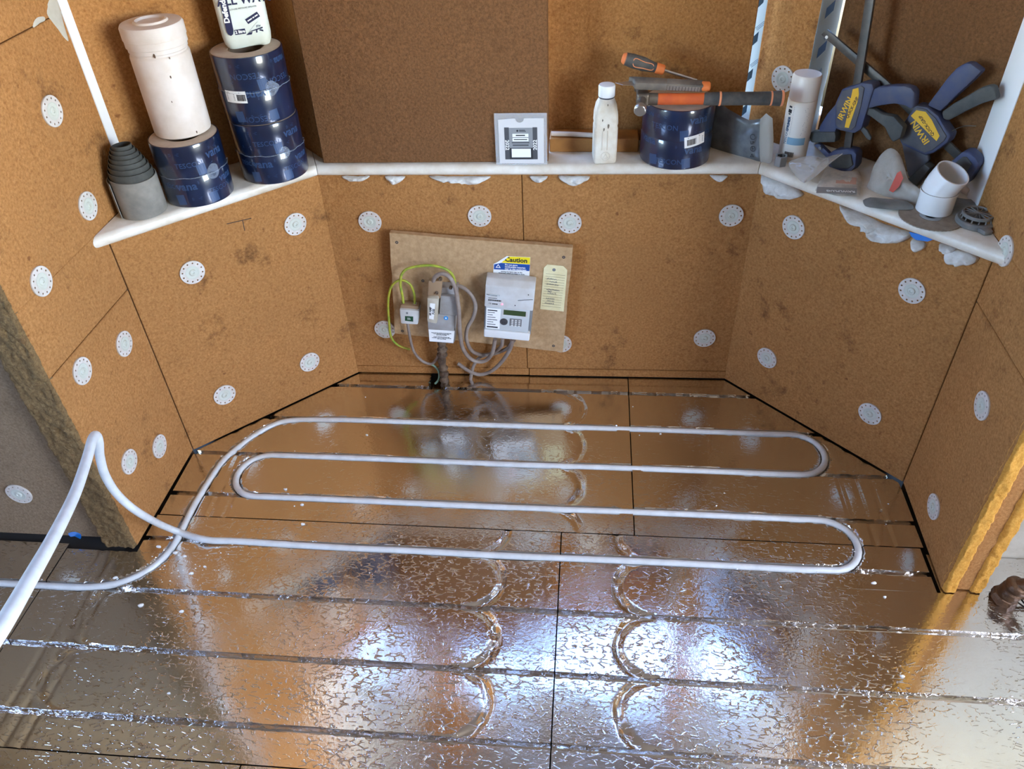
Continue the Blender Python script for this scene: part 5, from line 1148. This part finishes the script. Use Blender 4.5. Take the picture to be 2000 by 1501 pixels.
foam(((1090, 343), (1120, 343), (1152, 344), (1142, 352), (1120, 361), (1104, 354)), BL, BR, 'round foam lump under the back sill below the white bottle', .014, 5)
foam(((1386, 342), (1404, 342), (1422, 343), (1412, 351), (1400, 352)), BL, BR, 'tiny foam lump under the back sill at its right end', .008, 6)
foam(((1487, 340), (1510, 345), (1540, 358), (1570, 378), (1552, 387), (1530, 384), (1508, 376), (1494, 366)), BR, RR, 'foam lump under the right sill corner below the nut', .020, 7)
foam(((1640, 398), (1668, 410), (1690, 420), (1730, 438), (1775, 452), (1783, 458), (1764, 472), (1740, 472), (1705, 460), (1692, 445), (1672, 422), (1648, 412)), BR, RR, 'largest foam mass bulging under the right sill', .026, 8)
foam(((1783, 465), (1800, 470), (1810, 478), (1803, 486), (1790, 486), (1782, 476)), BR, RR, 'small foam ball hanging under the blue scrap', .016, 9)
foam(((1835, 475), (1852, 478), (1868, 486), (1858, 493), (1844, 490)), BR, RR, 'small foam knob right of the blue scrap', .014, 10)
foam(((1846, 492), (1868, 486), (1895, 492), (1912, 502), (1905, 513), (1880, 515), (1860, 513), (1848, 506)), BR, RR, 'foam lump at the right end of the right sill', .018, 11)
mat('blue_plastic', (22, 108, 190), .35)
tag(obj('plastic_scrap', outline_prism([on_v(x, y, BR, RR, .022) for x, y in ((1776, 452), (1800, 458), (1827, 466), (1812, 471), (1790, 468), (1781, 462))], NR3, 0, .0015), 'blue_plastic'), 'bright blue plastic scrap stuck in the foam under the right sill', 'scrap')

# ------------------------------------------------------------------ floor bits, valve, smears
mat('eps', (238, 238, 236), .8)
def crumbs(spots, name, label, smin, smax, seed):
    rg = random.Random(seed); vs, fs = [], []
    for px, py in spots:
        c = on_z(px, py, .0005); s = rg.uniform(smin, smax); o = len(vs); n = 5; h = s*rg.uniform(.3, .7)
        for k in range(n): a = 2*math.pi*k/n+rg.uniform(-.4, .4); r_ = s*rg.uniform(.6, 1.2); vs.append((c.x+r_*math.cos(a), c.y+r_*math.sin(a)*.8, .0004))
        vs.append((c.x+rg.uniform(-.3, .3)*s, c.y, .0006+h)); fs += [(o+k, o+(k+1) % n, o+n) for k in range(n)]+[tuple(o+k for k in reversed(range(n)))]
    tag(obj(name, (vs, fs), 'eps'), label, kind='stuff')
rg = random.Random(4); sp = []
for _ in range(46): sp.append((rg.gauss(345, 55), rg.gauss(1102, 26)))
for _ in range(40): sp.append((rg.uniform(200, 1750), rg.uniform(770, 1300)))
for _ in range(22): sp.append((rg.gauss(1672, 7), rg.gauss(1092, 20)))
sp = [p for p in sp if on_z(*p, 0).x > LE.x+.03 and on_z(*p, 0).x < .78]
crumbs(sp, 'polystyrene_crumbs', 'tiny white polystyrene crumbs scattered over the foil floor', .0012, .0030, 5)
big = [(310, 1067, .007), (342, 1079, .006), (225, 1128, .008), (360, 1086, .005), (374, 1119, .006), (275, 1181, .0065), (355, 1194, .006), (558, 955, .006), (591, 1023, .006), (590, 985, .005), (400, 1106, .004), (330, 1353, .004), (716, 849, .004), (1707, 1138, .006), (1728, 1165, .004), (1762, 1320, .005), (1290, 847, .004), (262, 1152, .008)]
for i, (px, py, s) in enumerate(big):
    c = on_z(px, py, .0006); out = [(c.x+s*math.cos(a)*random.uniform(.6, 1.2), c.y+s*.7*math.sin(a)*random.uniform(.6, 1.2), .0012) for a in np.linspace(0, 6.28, 8)[:-1]]
    where = ('beside the pipe crossing', 'right of the pipe crossing', 'by the lower left pipe bend', 'just right of the crossing', 'on the foil below the crossing', 'left on the near foil', 'in the bright left foil', 'under the inner left pipe bend', 'on the thin board seam at left', 'below the inner pipe bend', 'between crossing and second channel', 'alone on the near left foil', 'between the two far pipes at left', 'below the right pipe bend', 'right of the near pipe bend', 'alone on the near right foil', 'between the far pipes at right', 'where the pipe enters the left channel')[i]
    tag(obj('foam_flake', pillow(out, (0, 0, 1), s*.35, .0006, 4, 2, s*.3, 200, i), 'eps', smooth=60), 'white foam flake on the floor '+where, 'flake', 'loose foam flakes')
# torn foil shreds by the right bend
mat('foil_shred', (214, 214, 214), .25, metal=.9)
# rusty valve at the right ---------------------------------------------------------------
mat('brass_old', (110, 82, 58), .5, metal=.6, var=(70, 48, 34), vscale=40, bump=.5, bscale=100); mat('pipe_end', (74, 70, 62), .4, metal=.7)
vb = on_z(1957, 1168, 0); VV = thing('pipe_valve', 'old brown brass pipe fitting rising from the floor at the right wall', 'valve', T(vb.x, vb.y, 0) @ Ry(.22) @ Rx(.10))
obj('base_nut', lathe([(.021, -.004), (.027, 0), (.028, .012), (.026, .018), (.022, .020)], 8), 'brass_old', VV, 20)
obj('body', lathe([(.021, .018), (.0235, .022), (.0235, .040), (.020, .044), (.022, .047), (.024, .052), (.022, .060), (.017, .064)], 28), 'brass_old', VV, 40)
obj('spout', tube([(.004, 0, .054), (.016, -.006, .072), (.024, -.010, .086)], [.017, .0165, .016], 20), 'brass_old', VV, 50)
v_, f_ = cyl_shell([(.022, -.009, .083), (.032, -.013, .102)], .0135, .0095, 24); obj('spout_end', (v_, f_), 'pipe_end', VV, 50)
obj('wing', tube([(.018, -.004, .03), (.045, -.012, .028)], .006, 10), 'brass_old', VV, 50)
wq = [on_z(1983, 1158, .012), on_z(1993, 1168, .008), on_z(2008, 1185, .003), on_z(2040, 1200, .003)]; tag(obj('black_wire', tube(smoothline(wq, 5), .0018, 8), 'black', smooth=60), 'thin black wire end beside the brass fitting', 'wire')
# plaster smears on the left return wall
for pix, sd in ((((94, 0), (108, -6), (118, 20), (126, 52), (134, 80), (124, 72), (114, 58), (100, 40), (90, 25)), 1), (((64, 46), (72, 34), (86, 32), (88, 40), (76, 46), (66, 54)), 2)):
    obj('plaster_smear', pillow([on_v(x, y, LE, LL, .0006) for x, y in pix], (1, 0, 0), .0025, 0, 5, 3, .003, 120, sd), 'plaster_white', wrl, 60)
# blue mark low on the room wall
obj('blue_mark', pillow([on_v(x, y, *WLr, .0006) for x, y in ((133, 1041), (146, 1038), (158, 1043), (157, 1052), (146, 1047), (138, 1048))], (0, -1, 0), .0006, 0, 3, 2), 'blue_plastic', bpy.data.objects['wall_room_left'])
